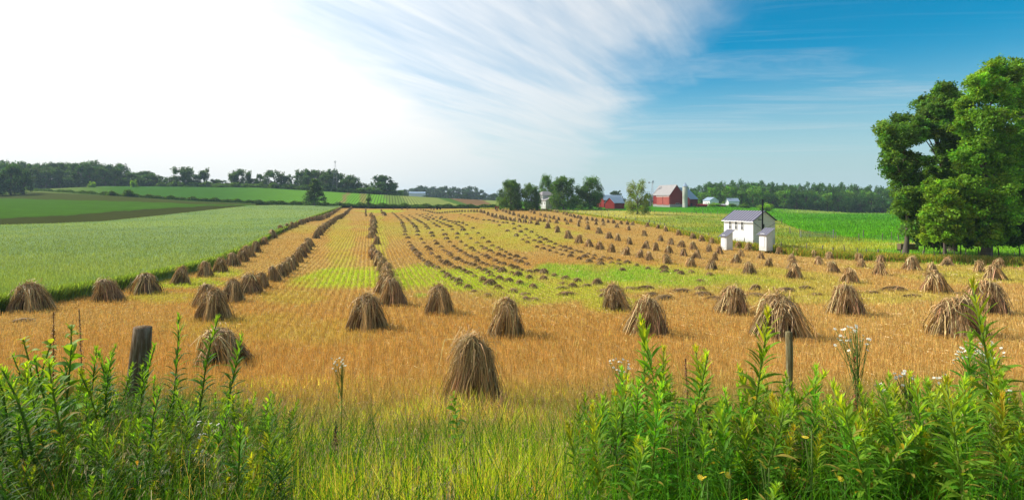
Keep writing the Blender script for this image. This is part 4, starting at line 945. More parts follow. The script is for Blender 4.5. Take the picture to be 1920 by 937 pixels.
for p0 in ((-.2, -.2, 2.72), (4.7, -.2, 2.62)):
    v, f, c = tube([p0, (1.0 + (.1 if p0[0] > 1 else -.1), -.7, 1.75 if p0[0] < 1 else 1.5)], [.045, .045], 8)
    link('downspout', npmesh('downspout', v, f, M_GALV), parent=hb)
v, f, c = tube([(-.28, -.25, 2.72), (-.28, 5.5, 2.72)], [.06, .06], 8); link('gutter', npmesh('gutter', v, f, M_TRIM), parent=hb)
def outhouse(px, d, W, L, h, label, z):
    P, e, n = frame(px, d, 25, z); r = D.objects.new('white_outhouse', None); COL.objects.link(r); r.location = P; r.rotation_euler = (0, 0, R(25))
    s = 1.5; V = [(0, 0, -.4), (W, 0, -.4), (W, L, -.4), (0, L, -.4), (0, 0, h - .62), (W, 0, h), (W, L, h), (0, L, h - .62)]
    poly('wall', V, BOXF, M_WHITEV, r)
    o = .2; k = .62 / W; V = [(-o, -o, h - .62 - k * o + .01), (W + o, -o, h + k * o + .01), (W + o, L + o, h + k * o + .01), (-o, L + o, h - .62 - k * o + .01)]
    V += [(a, b, c + .06) for a, b, c in V]; poly('roof', V, BOXF, M_STRIPE2, r)
    part('door', [(-.03, -.003, L * .22, L * .8, .05, h - .5)], M_WHITEV, r)
    tag(r, label, 'outhouse')
outhouse(1362, 71.5, 1.15, .95, 2.25, 'white outhouse left of the small white building, nearer its windows', .35 + .0)
outhouse(1437, 67.5, 1.15, 1.1, 2.3, 'white outhouse under the black stovepipe, right of the other', .75)
# red barns and silo
bz = 3.3
b1 = gable('red_barn', 1256, 285, 20, 8.6, 15.2, 6.4, 5.2, M_RED, M_GREYR, 'large red barn with grey roof and faded sunlit doors', 'barn', z=bz, over=.35, found=1.2)
part('barn_door', [(-.12, -.01, 6.4, 11.6, .9, 5.3), (-.2, -.005, .6, 5.8, .9, 5.3)], M_REDF, b1)
part('door_track', [(-.24, -.02, .4, 12, 5.35, 5.6)], M_TRIM, b1)
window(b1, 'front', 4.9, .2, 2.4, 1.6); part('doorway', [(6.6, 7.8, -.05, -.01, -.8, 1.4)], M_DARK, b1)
b2 = gable('red_barn', 1289, 293, -38, 12., 13., 4.3, 6., M_RED, M_BLUER, 'red barn with tall blue grey metal roof right of the silo', 'barn', z=bz, over=.4)
b2.location = (.333 * 293 - 12 * .788, 293 + 12 * .616, bz)
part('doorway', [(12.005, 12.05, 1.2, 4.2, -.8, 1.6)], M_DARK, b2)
P, e, n = frame(1284.5, 280, 0, 3.2); r = D.objects.new('silo', None); COL.objects.link(r); r.location = P
v, f, c = tube([(0, 0, -1), (0, 0, 5), (0, 0, 10.7)], [1.3, 1.3, 1.3], 24); link('shaft', npmesh('shaft', v, f, M_SILO, smooth=False), parent=r)
v, f, c = tube([(0, 0, 10.7), (0, 0, 12.8)], [1.42, .05], 16); link('cone_roof', npmesh('cone_roof', v, f, M_BLUER), parent=r)
tag(r, 'round grey stave silo with pointed metal cap between the red barns', 'silo')
def ridge_x(name, px0, px1, d, W, h, rise, wall, roof, label, cat, z, rot=0, over=.3):
    """long side faces the viewer: built as a gable turned by ninety degrees"""
    L = (px1 - px0) / 1000 * d; g = gable(name, px1, d, 0, W, L, h, rise, wall, roof, label, cat, z=z, over=over)
    g.rotation_euler = (0, 0, R(90 + rot)); return g
# nearer shed: gable end at the left, long side towards the viewer
ridge_x('red_shed', 1147, 1171, 268, 7.5, 2.8, 2.6, M_RED, M_BLUER, 'low red shed with blue roof, nearer of the two left of the meadow tree', 'shed', 2.6, 28)
ridge_x('red_shed', 1128, 1168, 292, 8, 3.6, 2.6, M_RED, M_BLUER, 'long red shed with pale blue roof behind the nearer low one', 'shed', 3.2, 20)
# farmhouse among the trees
fh = gable('farmhouse', 1023, 262, 30, 6.8, 4.2, 2.9, 1.3, M_WHITE, M_GREYR, 'white two storey farmhouse half hidden between the farmyard trees', 'farmhouse', z=3.7, over=.3)
for a, z in ((2.2, 1.), (5., 1.)): window(fh, 'front', a, z, .6, 1.3)
for a in (1., 3.): window(fh, 'side', a, .9, .5, 1.2)
V = lbox(.6, 8, 3.6, 9.6, 0, 5.5); poly('upper_wall', V, BOXF, M_WHITE, fh)
V = [(.2, 3.3, 5.5), (8.4, 3.3, 5.5), (8.4, 10, 5.5), (.2, 10, 5.5), (2.5, 6.6, 7.5), (6.2, 6.6, 7.5)]
poly('upper_roof', V, [(0, 1, 5, 4), (1, 2, 5), (2, 3, 4, 5), (3, 0, 4), (0, 3, 2, 1)], M_GREYR, fh)
for a in (4.6, 6.2, 7.8):
    wn = window(fh, 'side', a, 4., .5, 1.1); wn.location.x = .6
part('porch', [(6.8, 10.6, .1, 2.6, 0, 1.4)], M_WHITE, fh); part('porch_roof', [(6.82, 10.9, -.1, 2.9, 2.2, 2.35)], M_GREYR, fh)
for a in (7., 10.4): part('post', [(a, a + .12, .1, .22, 1.4, 2.2)], M_TRIM, fh)
# pale buildings right of the barns
wb = gable('white_barn', 1331, 315, 20, 6.5, 6., 3.2, 1.8, M_WHITE, M_BLUER, 'white farm building with pale blue roof right of the barns', 'farm building', z=3.3)
for a in (1., 2.6, 4.2): window(wb, 'side', a, 1.2, .6, .9)
ridge_x('white_barn', 1366, 1386, 330, 5, 2.6, 1.8, M_WHITE, M_BLUER, 'small pale building mostly hidden behind bushes before the wood', 'farm building', 3.4)
ridge_x('low_red_shed', 1308, 1326, 284, 3, 1.2, .4, M_RED, M_RED, 'low dark red shed wall right of the blue roofed barn', 'shed', 2.9)
ridge_x('brown_shed', 1349, 1361, 286, 3, .9, .6, M_FIELDR, M_GREYR, 'tiny low brown shed among the bushes right of barns', 'shed', 3.1)
ridge_x('white_long_shed', 767, 797, 560, 8, 3.2, 1.8, M_WHITE, M_BLUER, 'long low white shed far off below the blue ridge wood', 'shed', float(T(-.178 * 560, 560)) + 1.0, 6)
# windpumps
def windpump(px, d, H, rw, label, z=None, yaw=.5):
    P, e, n = frame(px, d, 0, z); r = D.objects.new('windpump', None); COL.objects.link(r); r.location = P
    out = []; b = H * .09
    for sx in (-1, 1):
        for sy in (-1, 1): out.append(tube([(sx * b, sy * b, -1), (sx * .12, sy * .12, H)], [.05, .04], 5))
    for k in range(1, 8):
        q = k / 8; w_ = b * (1 - q) + .12 * q; q2 = (k + 1) / 8; w2 = b * (1 - q2) + .12 * q2
        for (ax, ay), (bx, by) in (((-1, -1), (1, -1)), ((1, -1), (1, 1)), ((1, 1), (-1, 1)), ((-1, 1), (-1, -1))):
            out.append(tube([(ax * w_, ay * w_, H * q), (bx * w_, by * w_, H * q)], [.03, .03], 4)); out.append(tube([(ax * w_, ay * w_, H * q), (bx * w2, by * w2, H * q2)], [.02, .02], 4))
    v, f, c = join(out); link('tower', npmesh('tower', v, f, M_GALV), parent=r)
    V, F = [], []
    for k in range(14):
        a = k / 14 * 6.283; a2 = a + .3
        for q, aa in ((.35, a), (1, a), (1, a2), (.35, a2)): V.append((math.cos(aa) * q * rw, -.5 + (.12 if aa == a2 else -.02) * rw, math.sin(aa) * q * rw))
        F.append(tuple(range(k * 4, k * 4 + 4)))
    o = poly('wheel', V, F, M_GALV, r); o.location = (0, 0, H + .2); o.rotation_euler = (0, 0, yaw)
    v, f, c = tube([(0, -.6, 0), (0, rw * 1.1, 0)], [.07, .05], 6); hb_ = link('gearbox', npmesh('gearbox', v, f, M_DARK), parent=r); hb_.location = (0, 0, H + .2); hb_.rotation_euler = (0, 0, yaw)
    o = poly('tail_vane', lbox(-.02, .02, rw * 1.1, rw * 2.1, -rw * .35, rw * .35), BOXF, M_GALV, r); o.location = (0, 0, H + .2); o.rotation_euler = (0, 0, yaw)
    tag(r, label, 'windpump')
windpump(1223, 300, 13.2, 1.15, 'farm windpump rising behind the light green tree beside the big barn', 3.2, .9)
windpump(628.5, 425, 24, .8, 'thin windpump on a tall mast above the left hill trees', None, .3)
# red wagon and dark implement at the far field edge
def wagon(px, py, s, mat, label, cat, name):
    x, y, z = at(px, py); r = D.objects.new(name, None); COL.objects.link(r); r.location = (x, y, z); r.scale = (s, s, s)
    part('box', [(-1.4, 1.4, -.7, .7, .8, 1.0), (-1.4, 1.4, -.7, -.64, 1.0, 1.7), (-1.4, 1.4, .64, .7, 1.0, 1.7), (-1.4, -1.34, -.64, .64, 1.0, 1.7), (1.34, 1.4, -.64, .64, 1.0, 1.7)], mat, r)
    part('rack', [(-1.4, -1.3, -.7, .7, 1.7, 2.5), (1.3, 1.4, -.7, .7, 1.7, 2.1)], M_DARK, r)
    for a in (-.95, .95):
        for b in (-.85, .85):
            v, f, c = tube([(a, b - .05, .45), (a, b + .05, .45)], [.45, .45], 12); link('wheel', npmesh('wheel', v, f, M_DARK), parent=r)
    tag(r, label, cat)
wagon(934, 393.5, 1.1, M_FIELDR, 'dark red wagon parked at the far field edge by the round tree', 'wagon', 'farm_wagon')
wagon(822.5, 393.3, .8, M_DARK, 'small dark farm machine among the far tiny shocks', 'farm machine', 'farm_machine')
# ---------------------------------------------------------------- fences, gate, posts
def fence(name, pts, label, h=1.25, r=.055, wires=3, jx=.0):
    root = D.objects.new(name, None); COL.objects.link(root); P = []
    for px, py in pts: P.append(at(px, py))
    root.location = P[0]; o0 = np.array(P[0])
    for x, y, z in P:
        hh = h * random.uniform(.85, 1.2); rr = r * random.uniform(.7, 1.3) * (1 + .5 * (y > 120)); lx, ly = random.gauss(0, .07), random.gauss(0, .07)
        v, f, c = tube([(0, 0, -.3), (lx * .5, ly * .5, hh * .5), (lx, ly, hh)], [rr * 1.05, rr, rr * .95], 7, (.13, .11, .09))
        link('post', npmesh('post', v + np.array([x, y, z]) - o0, f, M_WOOD, vary(c, len(v), .12, .03)), parent=root)
    for k in range(wires):
        q = np.array([(x, y, z + .3 + .35 * k) for x, y, z in P]) - o0
        v, f, c = tube(q, np.full(len(q), .006), 4, (.2, .2, .2)); link('wire', npmesh('wire', v, f, M_GALV), parent=root)
    tag(root, label, 'fence')
fx = np.r_[np.arange(985, 1240, 11.), np.arange(1245, 1480, 17.)] ; fx = fx + rng.normal(0, 2, len(fx))
fence('wire_fence', [(p, float(C_STUBR(p)) - 2.5) for p in fx], 'weathered post and wire fence above the topmost shock row, behind the shocks')
fence('wire_fence', [(1488, 477), (1513, 478), (1541, 480), (1562, 481), (1585, 482), (1608, 484), (1625, 485), (1646, 485), (1686, 488), (1730, 489), (1811, 491), (1860, 493), (1905, 494), (1960, 498)], 'post and wire fence running from the small white building to the right edge')
fx = np.arange(1100, 1470, 13.) + rng.normal(0, 2.5, 29)
fence('wire_fence', [(p, float(C_MEAD(p)) + 2) for p in fx], 'far post fence at the top of the meadow below the red barn')
fence('wire_fence', [(1482, 440), (1500, 444), (1546, 446), (1567, 448), (1611, 452), (1619, 446), (1654, 451), (1672, 452), (1686, 453), (1700, 455)], 'middle post fence across the meadow right of the wooden gate', 1.3, .06, 2)
x, y, z = at(1508, 446); r = D.objects.new('field_gate', None); COL.objects.link(r); r.location = (x, y, z)
part('rail', [(-.6, 5.2, -.03, .03, .25 + .28 * k, .33 + .28 * k) for k in range(4)], M_GALV, r)
part('upright', [(-.65, -.55, -.05, .05, 0, 1.35), (.95, 1.03, -.05, -.031, .1, 1.3), (5.2, 5.32, -.06, .06, 0, 1.5)], M_GALV, r)
tag(r, 'pale grey slatted gate in the meadow right of the small white building', 'gate')
x, y, z = at(1703, 471); r = D.objects.new('water_trough', None); COL.objects.link(r); r.location = (x - .6, y, z); r.rotation_euler = (0, 0, -.12); r.scale = (.72, .8, .85)
part('box', [(-.8, 2.2, -.5, .5, .3, 1.15)], surf('old_plank', (.13, .09, .06), .9, 4, .4, .5), r)
part('leg', [(-.8, -.68, -.5, .5, -.1, .3), (2.05, 2.17, -.5, .5, -.1, .3)], M_DARK, r)
tag(r, 'brown wooden cattle trough standing in the grass by the field fence', 'trough')


def near_post(name, px, top, base_d, rad, tilt, label, col):
    x = (px - 960) / 1000 * base_d; z = float(T(x, base_d)); H = CAMZ - (top - 375) / 1000 * base_d - z
    t = np.linspace(0, 1, 9); P = np.stack([tilt * t * H + .01 * np.sin(t * 9), 0 * t, -.3 + (H + .3) * t], 1)
    v, f, c = tube(P, rad * (1.06 - .1 * t) * (1 + .04 * np.sin(t * 17)), 18, col); v = v + rng.normal(0, rad * .02, v.shape)
    v[-2] += (0, 0, .01)
    o = link(name, npmesh(name, v, f, M_POST, vary(c, len(v), .08, .02)), (x - tilt * H, base_d, z)); tag(o, label, 'fence post')
def grain(t, c, pos, h):
    mp = t.new('ShaderNodeMapping', ins={'Vector': pos, 'Scale': (14, 14, 1.2)}); g = t.noise(mp.outputs[0], 2.2, 6, .65)
    c = t.mix(t.ramp(g, .42, .62), t.mix(1, c, (.5, .42, .34), 'MULTIPLY'), c); li = t.ramp(t.noise(pos, 9, 4), .58, .68)
    return t.mix(t.math('MULTIPLY', li, .4), c, (.22, .24, .13)), g
M_POST = surf('split_post_wood', attr=True, scale=8, amt=.3, bump=.8, extra=grain)
near_post('fence_post', 267, 613, 5.7, .095, .13, 'thick dark weathered wooden post leaning slightly above the left weeds', (.30, .23, .16))
near_post('fence_post', 1478, 622, 8., .05, -.03, 'thin pale wooden post standing among the green weeds at right', (.30, .28, .17))

# ---------------------------------------------------------------- roadside grass and weeds
def in_col(px): return px
n = 150000
d = np.exp(rng.uniform(math.log(1.25), math.log(14), n)); px = rnd(n, -140, 2060); x = (px - 960) / 1000 * d
L_ = ss(560, 380, px); Rr = ss(1040, 1130, px); Cn = 1 - np.maximum(L_, Rr)
h = rnd(n, .16, .52) * (1 - .5 * ss(4, 10, d)) * (1 + 1.1 * np.exp(-((x + .8) / 1.4) ** 2 - ((d - 9.5) / 1.2) ** 2)) * (1 + .25 * lnoise(x, d, .9, 51)) * (1 + (.45 + .5 * ss(4, 7, d) * ss(12, 9, d)) * L_) * (1 - .1 * Rr) * (1 + .2 * Cn)
h = h * np.where(d < 2.4, .85, 1)
dry = np.clip(.06 + .42 * ss(5.5, 11, d) + .16 * lnoise(x, d, 1.4, 52) + .14 * Cn - .35 * Rr * ss(8, 4, d) - .12 * L_, 0, 1)
g1 = np.array([.07, .165, .016]); g2 = np.array([.44, .58, .04]); g3 = np.array([.15, .36, .02]); st = np.array([.62, .50, .20]); rd = np.array([.50, .28, .10])
cg = g1 * L_[:, None] + g2 * Cn[:, None] + g3 * (Rr * (1 - L_))[:, None]
isd = rng.random(n) < dry; cd = np.where((rng.random(n) < .25)[:, None], rd, st)
c = vary(np.where(isd[:, None], cd, cg), n, .3, .1)
stuff('roadside_grass', [blades(x, d, T(x, d) - .02, h, .0055, c, .38, 4, .5, .15)], M_GRASS, 'tall green and straw coloured grass on the bank in the foreground', 'grass')
# long arching leaf blades among it
n = 16000; d = np.exp(rng.uniform(math.log(1.5), math.log(6), n)); px = rnd(n, -100, 2020); x = (px - 960) / 1000 * d
Rr = ss(1000, 1130, px)[:, None]; c = vary(np.array([.05, .15, .015]) * (1 - Rr) + np.array([.09, .27, .018]) * Rr, n, .25, .06)
stuff('broad_grass', [blades(x, d, T(x, d), rnd(n, .35, .75), .010, c, .55, 6, .5, .05)], M_GRASS, 'long arching broad grass leaves in the foreground bank', 'grass')
# seed heads of brome and dock-brown panicles
def seed_stems(n, px0, px1, d0, d1, h0, h1, col, heads, droop, spread):
    d = np.exp(rng.uniform(math.log(d0), math.log(d1), n)); px = rnd(n, px0, px1); x = (px - 960) / 1000 * d; z = T(x, d); H = rnd(n, h0, h1) * (1 - .3 * ss(6, 12, d))
    a = rnd(n, 0, 6.283); L = rnd(n, .03, .3) * H; t = np.linspace(0, 1, 6)
    path = lambda q: np.stack([x + np.cos(a) * L * q ** 2, d + np.sin(a) * L * q ** 2, z + H * (q - droop * np.maximum(q - .75, 0) * 1.2)], 1)
    P = np.stack([path(q) for q in t], 1); W = np.maximum(.0022, d / 533 * .35)[:, None] * np.ones((1, 6))
    s = rnd(n, 0, 3.14); side = np.stack([np.cos(s), np.sin(s) * .4, 0 * s], 1)
    c = vary(np.asarray(col) * .8, n, .25, .06); out = [ribbons(P, W, side, c)]
    m = n * heads; k = np.repeat(np.arange(n), heads); q = np.tile(np.linspace(.72, 1.0, heads), n)
    b = np.stack([x[k] + np.cos(a[k]) * L[k] * q ** 2, d[k] + np.sin(a[k]) * L[k] * q ** 2, z[k] + H[k] * (q - droop * np.maximum(q - .75, 0) * 1.2)], 1)
    dr = unit(np.stack([rng.normal(0, 1, m), rng.normal(0, 1, m), rng.normal(.3, .6, m)], 1)); ln = spread * rnd(m, .3, 1) * (1.1 - q)[:, ] * 3
    e = b + dr * ln[:, None]; tip = e + np.stack([dr[:, 0] * .012, dr[:, 1] * .012, -rnd(m, .008, .022)], 1)
    P2 = np.stack([e, (e + tip) / 2, tip], 1); W2 = np.maximum(.0045, d[k] / 533 * .5)[:, None] * np.array([[.6, 1, .2]])
    s = rnd(m, 0, 3.14); out.append(ribbons(P2, W2, np.stack([np.cos(s), np.sin(s) * .4, 0 * s], 1), vary(col, m, .3, .08)))
    return out
parts = seed_stems(1300, 420, 1150, 3.2, 12, .4, .7, (.58, .38, .20), 12, .5, .05) + seed_stems(450, -60, 480, 2.2, 7, .7, .95, (.40, .34, .16), 18, .9, .07) + seed_stems(800, -60, 520, 6, 13, .4, .8, (.48, .32, .18), 16, .6, .06) \
    + seed_stems(500, 1050, 1980, 5.5, 12, .4, .7, (.50, .34, .16), 16, .5, .05) + seed_stems(500, 480, 1150, 2., 4.5, .45, .75, (.42, .33, .17), 18, .9, .06) + seed_stems(250, 1100, 1980, 2., 4., .4, .7, (.38, .32, .14), 18, .9, .07)
parts += seed_stems(170, 1090, 1980, 2.6, 4.5, .75, 1.1, (.34, .22, .11), 16, .5, .05) + seed_stems(140, -40, 520, 2.6, 5, .75, 1.05, (.34, .24, .12), 16, .5, .05)
parts += seed_stems(110, 815, 960, 8.6, 10.2, .5, .8, (.42, .25, .14), 16, .4, .05)
stuff('seed_heads', parts, M_STRAW, 'brown and straw coloured grass seed heads in the foreground', 'grass')
# leafy weeds
def weed_mesh(H, nl, ll, lw, colS, colL, colT, seed, bottom=.15, up=.9, droop=.5, tipn=14):
    r_ = np.random.default_rng(seed); t = np.linspace(0, 1, 9); bx, by = r_.normal(0, .05, 2) * H
    bx *= 2.2; by *= 2.2
    stem = lambda q: np.stack([bx * q ** 2 + .008 * np.sin(q * 9), by * q ** 2, H * q], -1)
    sv = tube(stem(t), .006 * (1.15 - .8 * t) + .001, 5, colS)
    n = nl + tipn; q = np.r_[bottom + (1 - bottom) * np.linspace(0, 1, nl) ** .85 * .985, rnd(tipn, .96, 1.0)]
    az = np.arange(n) * 2.4 + rng.normal(0, .25, n); L = ll * (.55 + .6 * np.sin(np.clip((q - bottom) / (1 - bottom), 0, 1) * 2.6 + .35)) * rnd(n, .8, 1.2); L[q > .93] *= .62
    el = (.35 + up * q ** 2.2) + rng.normal(0, .12, n); o = stem(q)
    dr = np.stack([np.cos(az) * np.cos(el), np.sin(az) * np.cos(el), np.sin(el)], 1); S = 6; u = np.linspace(0, 1, S)
    P = o[:, None] + dr[:, None] * (L[:, None] * u[None])[..., None]; P[..., 2] -= (droop * L[:, None] * u[None] ** 2.2) * np.cos(el)[:, None]
    wp = np.array([.15, .75, 1, .85, .5, .04]); W = lw * (L / ll)[:, None] * wp[None]
    side = unit(np.cross(dr, [0, 0, 1.]) + rng.normal(0, .18, (n, 3)))
    k = np.clip((q - .8) / .2, 0, 1)[:, None]; az += rng.normal(0, .3, n); c = vary(np.asarray(colL) * (1 - k) + np.asarray(colT) * k, n, .2, .07); c *= np.array([rng.uniform(.75, 1.25), rng.uniform(.9, 1.06), rng.uniform(.8, 1.3)]); yl = (rng.random(n) < .10 * (1 - q) + .02); c[yl] = np.array([.38, .30, .06])
    # two halves with a fold along the midrib
    up_ = np.cross(side, dr); h = side[:, None] * (W * .5)[..., None]; fold = up_[:, None] * (W * .16)[..., None]
    v = np.stack([P - h + fold, P, P + h + fold], 2).reshape(-1, 3); b = (np.arange(n)[:, None] * S + np.arange(S - 1)[None]) * 3
    f = np.concatenate([np.stack([b, b + 1, b + 4, b + 3], -1).reshape(-1, 4), np.stack([b + 1, b + 2, b + 5, b + 4], -1).reshape(-1, 4)])
    return npmesh('stem', *ins(sv, M_WEED)), npmesh('foliage', v, f, M_WEED, np.repeat(c, S * 3, 0))
GT = [weed_mesh(1.0, 104, .128, .018, (.20, .30, .05), (.13, .31, .018), (.46, .64, .05), s) for s in range(6)]
GS = [weed_mesh(.72, 84, .105, .0155, (.18, .26, .05), (.11, .27, .018), (.34, .54, .04), 20 + s, up=.7) for s in range(4)]
GF = [weed_mesh(.9, 110, .095, .012, (.12, .19, .04), (.065, .165, .015), (.26, .48, .04), 40 + s, up=.8) for s in range(5)]
GB = [weed_mesh(.9, 30, .12, .055, (.16, .24, .05), (.11, .27, .025), (.28, .40, .04), 60 + s, up=.4, droop=.6, tipn=5) for s in range(2)]
def weed(kind, px, d, top, label, group, name='weed', s=None):
    x = (px - 960) / 1000 * d; z = float(T(x, d)); m = random.choice(kind); base = {id(GT): 1., id(GS): .72, id(GF): .9, id(GB): .9}[id(kind)]
    if top is not None: s = (CAMZ - (top - 375) / 1000 * d - z) / base
    e = D.objects.new(name, None); COL.objects.link(e); e.location = (x, d, z); e.rotation_euler = (random.gauss(0, .06), random.gauss(0, .06), random.uniform(0, 6.28))
    q = min(max(s, .7), 1.25); e.scale = (q, q, s); link('stem', m[0], parent=e); link('foliage', m[1], parent=e); tag(e, label, 'weed', group)
GG = 'leafy green weeds massed at lower right'
for px, d, top, lab in [(1411, 3.2, 572, 'tallest leafy weed rising left of the thin wooden post'), (1264, 3.3, 612, 'tall leafy weed with bright tip, left of a leaning grain shock foot'), (1310, 3.4, 632, 'leafy weed tip between the two tall ones in the right mass'), (1343, 3.5, 650, 'leafy weed just right of the middle tip in the right mass'), (1237, 3.6, 655, 'leafy weed beside the tall one over the leaning shock'), (1214, 3.7, 650, 'outermost leftward tall leafy weed tip of the right mass'), (1170, 3.9, 692, 'leftmost shorter leafy weed of the right mass'), (1378, 3.4, 672, 'leafy weed directly left of the tallest one'), (1530, 3.6, 690, 'leafy weed standing alone right of the thin wooden post'), (1884, 3.0, 536, 'tall leafy weed near the right edge over the wide shock'), (1815, 3.5, 634, 'leafy weed before the foot of the broad ragged shock'), (1908, 3.2, 650, 'leafy weed at the right edge beside the very tall one'), (1606, 3.0, 745, 'leafy weed in front of the white flower stalk'), (1668, 3.1, 712, 'leafy weed with narrow drooping leaves right of the flower stalk'), (1695, 3.0, 720, 'leafy weed in the middle of the right group of tips'), (1752, 3.6, 715, 'leafy weed left of the white flower clusters by the broad shock'), (1460, 3.2, 700, 'leafy weed at the left foot of the thin wooden post')]:
    weed(GT, px, d, top, lab, GG)
for k in range(148):
    px = random.uniform(1085, 1960); d = random.uniform(2.3, 4.6)
    if k < 75: top = random.uniform(700, 790) + (40 if 1470 < px < 1600 else 0)
    else: top = random.uniform(770, 880)
    if px < 1150: top += 30
    weed(GT if k % 3 else GS, px, d, top, 'leafy green weed within the dense lower right mass', GG)
GL = 'fine leaved dark weeds massed at lower left'
for px, d, top, lab in [(306, 3.8, 602, 'feathery green weed tip just right of the thick post'), (350, 3.7, 598, 'bright upright weed spike right of the thick post'), (412, 3.9, 632, 'green weed spike in front of the sunken grey brown shock'), (168, 4.2, 652, 'thin weed spike left of the thick post'), (213, 4., 662, 'weed spike touching the left side of the thick post'), (250, 4.2, 650, 'feathery weed right at the thick post')]:
    weed(GF, px, d, top, lab, GL)
for k in range(92):
    px = random.uniform(-40, 520); d = random.uniform(2.4, 5.4); top = random.uniform(655, 800) + max(0, px - 180) * .28
    weed(GF if k % 4 else GS, px, d, top, 'fine leaved green weed within the dense lower left mass', GL)
for k in range(28):
    px = random.uniform(500, 1090); weed(GS if k % 2 else GF, px, random.uniform(2.4, 4.5), random.uniform(830, 930), 'short green weed among the foreground grass in the middle', 'short weeds among the middle grass')
for px, d, top, lab in [(120, 3.4, 598, 'broad leaved weed with large dark leaf, tallest at far left'), (78, 3.5, 630, 'broad leaved weed with pale leaves left of the tallest one'), (40, 3.3, 650, 'broad leaved weed with yellowing leaf at far left edge'), (860, 4.5, 745, 'broad leaved weed at the foot of the nearest large shock')]:
    weed(GB, px, d, top, lab, 'broad leaved weeds')
# the rest of the weeds, uncounted
def weed_mass(n, px0, px1, d0, d1, kinds_, s0, s1, label, env=None):
    src = []
    for m in kinds_:
        me = m[1]; v = np.empty(len(me.vertices) * 3, np.float32); me.vertices.foreach_get('co', v); f = np.empty(len(me.polygons) * 4, np.int32); me.polygons.foreach_get('vertices', f)
        c = np.empty(len(me.vertices) * 4, np.float32); me.attributes['col'].data.foreach_get('color', c); src.append((v.reshape(-1, 3), f.reshape(-1, 4), c.reshape(-1, 4)[:, :3]))
    out = []
    for k in range(n):
        px = random.uniform(px0, px1); d = random.uniform(d0, d1); x = (px - 960) / 1000 * d; v, f, c = src[k % len(src)]; a = random.uniform(0, 6.28); q = random.uniform(s0, s1)
        m = np.array(Matrix.Rotation(a, 3, 'Z') @ Matrix.Rotation(random.gauss(0, .08), 3, 'X')); out.append((v @ m.T * q + np.array([x, d, float(T(x, d))]), f, c * random.uniform(.6, .9) * np.array([random.uniform(.85, 1.35), 1, random.uniform(.8, 1.2)])))
    stuff('weed_undergrowth', out, M_WEED, label, 'weeds')
weed_mass(420, 1085, 1980, 2.5, 5.0, GS + GT + GF, .55, .92, 'dense leafy green undergrowth between the weeds at lower right')
weed_mass(560, -60, 530, 2.2, 5.6, GF + GS, .55, .95, 'dense fine leaved undergrowth between the weeds at lower left')
weed_mass(90, 480, 1110, 2.0, 4.4, GS + GF, .35, .62, 'low leafy undergrowth in the grass at the bottom middle')
# flowers
def flower_plant(px, d, top, nfl, spread, pcol, ccol, fr, label, cat='wildflower', leaves=30, stalk=(.16, .24, .06)):
    x = (px - 960) / 1000 * d; z = float(T(x, d)); H = CAMZ - (top - 375) / 1000 * d - z
    e = D.objects.new('wildflower', None); COL.objects.link(e); e.location = (x, d, z)
    out = [tube(np.stack([.03 * np.sin(np.linspace(0, 2, 6)), 0 * np.linspace(0, 1, 6), np.linspace(0, H * .93, 6)], 1), np.linspace(.005, .003, 6), 5, stalk)]
    heads = []
    for i in range(nfl):
        fv, fc = [], []; heads.append((fv, fc))
        a = random.uniform(0, 6.28); q = random.uniform(0, 1) ** .6 * spread; hz_ = H - .35 * q - random.uniform(0, .10) * H
        b0 = np.array([.03, 0, H * random.uniform(.6, .85)]); p = np.array([math.cos(a) * q, math.sin(a) * q * .6, hz_])
        out.append(tube([b0, (b0 + p) / 2 + np.array([0, 0, -.02]), p], [.002, .0018, .0015], 4, stalk))
        nrm = unit(np.array([random.gauss(0, .5), random.gauss(-.3, .5), 1])); s_ = unit(np.cross(nrm, [1, .1, 0])); t_ = np.cross(nrm, s_)
        for m_ in range(10):
            aa = m_ * .628; dr = s_ * math.cos(aa) + t_ * math.sin(aa); sd_ = np.cross(nrm, dr) * fr * .2
            fv += [p + dr * fr * .25 - sd_ * .5, p + dr * fr * .25 + sd_ * .5, p + dr * fr + sd_, p + dr * fr - sd_]; fc += [pcol] * 4
        for m_ in range(6):
            a1, a2 = m_ * 1.047, (m_ + 1) * 1.047; g = lambda q_: p + (s_ * math.cos(q_) + t_ * math.sin(q_)) * fr * .32 + nrm * .002
            fv += [p + nrm * fr * .15, g(a1), g((a1 + a2) / 2), g(a2)]; fc += [ccol] * 4
    v, f, c = join(out); link('stem', npmesh('stem', v, f, M_WEED, c), parent=e)
    for fv, fc in heads:
        fv = np.array(fv); link('flower_head', npmesh('flower_head', fv, np.arange(len(fv)).reshape(-1, 4), M_FLOWER, np.array(fc)), parent=e)
    q = rnd(leaves, .1, .85) * H; a = rnd(leaves, 0, 6.28); dr = np.stack([np.cos(a), np.sin(a), np.full(leaves, .6)], 1); u = np.linspace(0, 1, 4)
    P = np.stack([0 * q, 0 * q, q], 1)[:, None] + dr[:, None] * (.055 * u)[None, :, None]
    v, f, c = ribbons(P, np.array([[.004, .009, .007, .001]]) * np.ones((leaves, 1)), unit(np.cross(dr, [0, 0, 1.])), vary(np.array([.12, .25, .04]), leaves, .2, .05))
    link('foliage', npmesh('foliage', v, f, M_WEED, c), parent=e); tag(e, label, cat)
WH, YE = (.78, .78, .74), (.62, .50, .08)
flower_plant(1600, 3.6, 605, 34, .12, WH, (.45, .5, .1), .010, 'white flower cluster on a tall stalk below the single right shock')
flower_plant(1840, 3.7, 632, 40, .16, WH, (.45, .5, .1), .009, 'wide white flower cluster in front of the broad ragged shock')
flower_plant(1815, 3.8, 640, 26, .12, WH, (.45, .5, .1), .009, 'white flower cluster left of the widest white one')
flower_plant(1697, 3.5, 688, 16, .07, WH, (.45, .5, .1), .010, 'small white flower cluster low between leafy weeds at right')
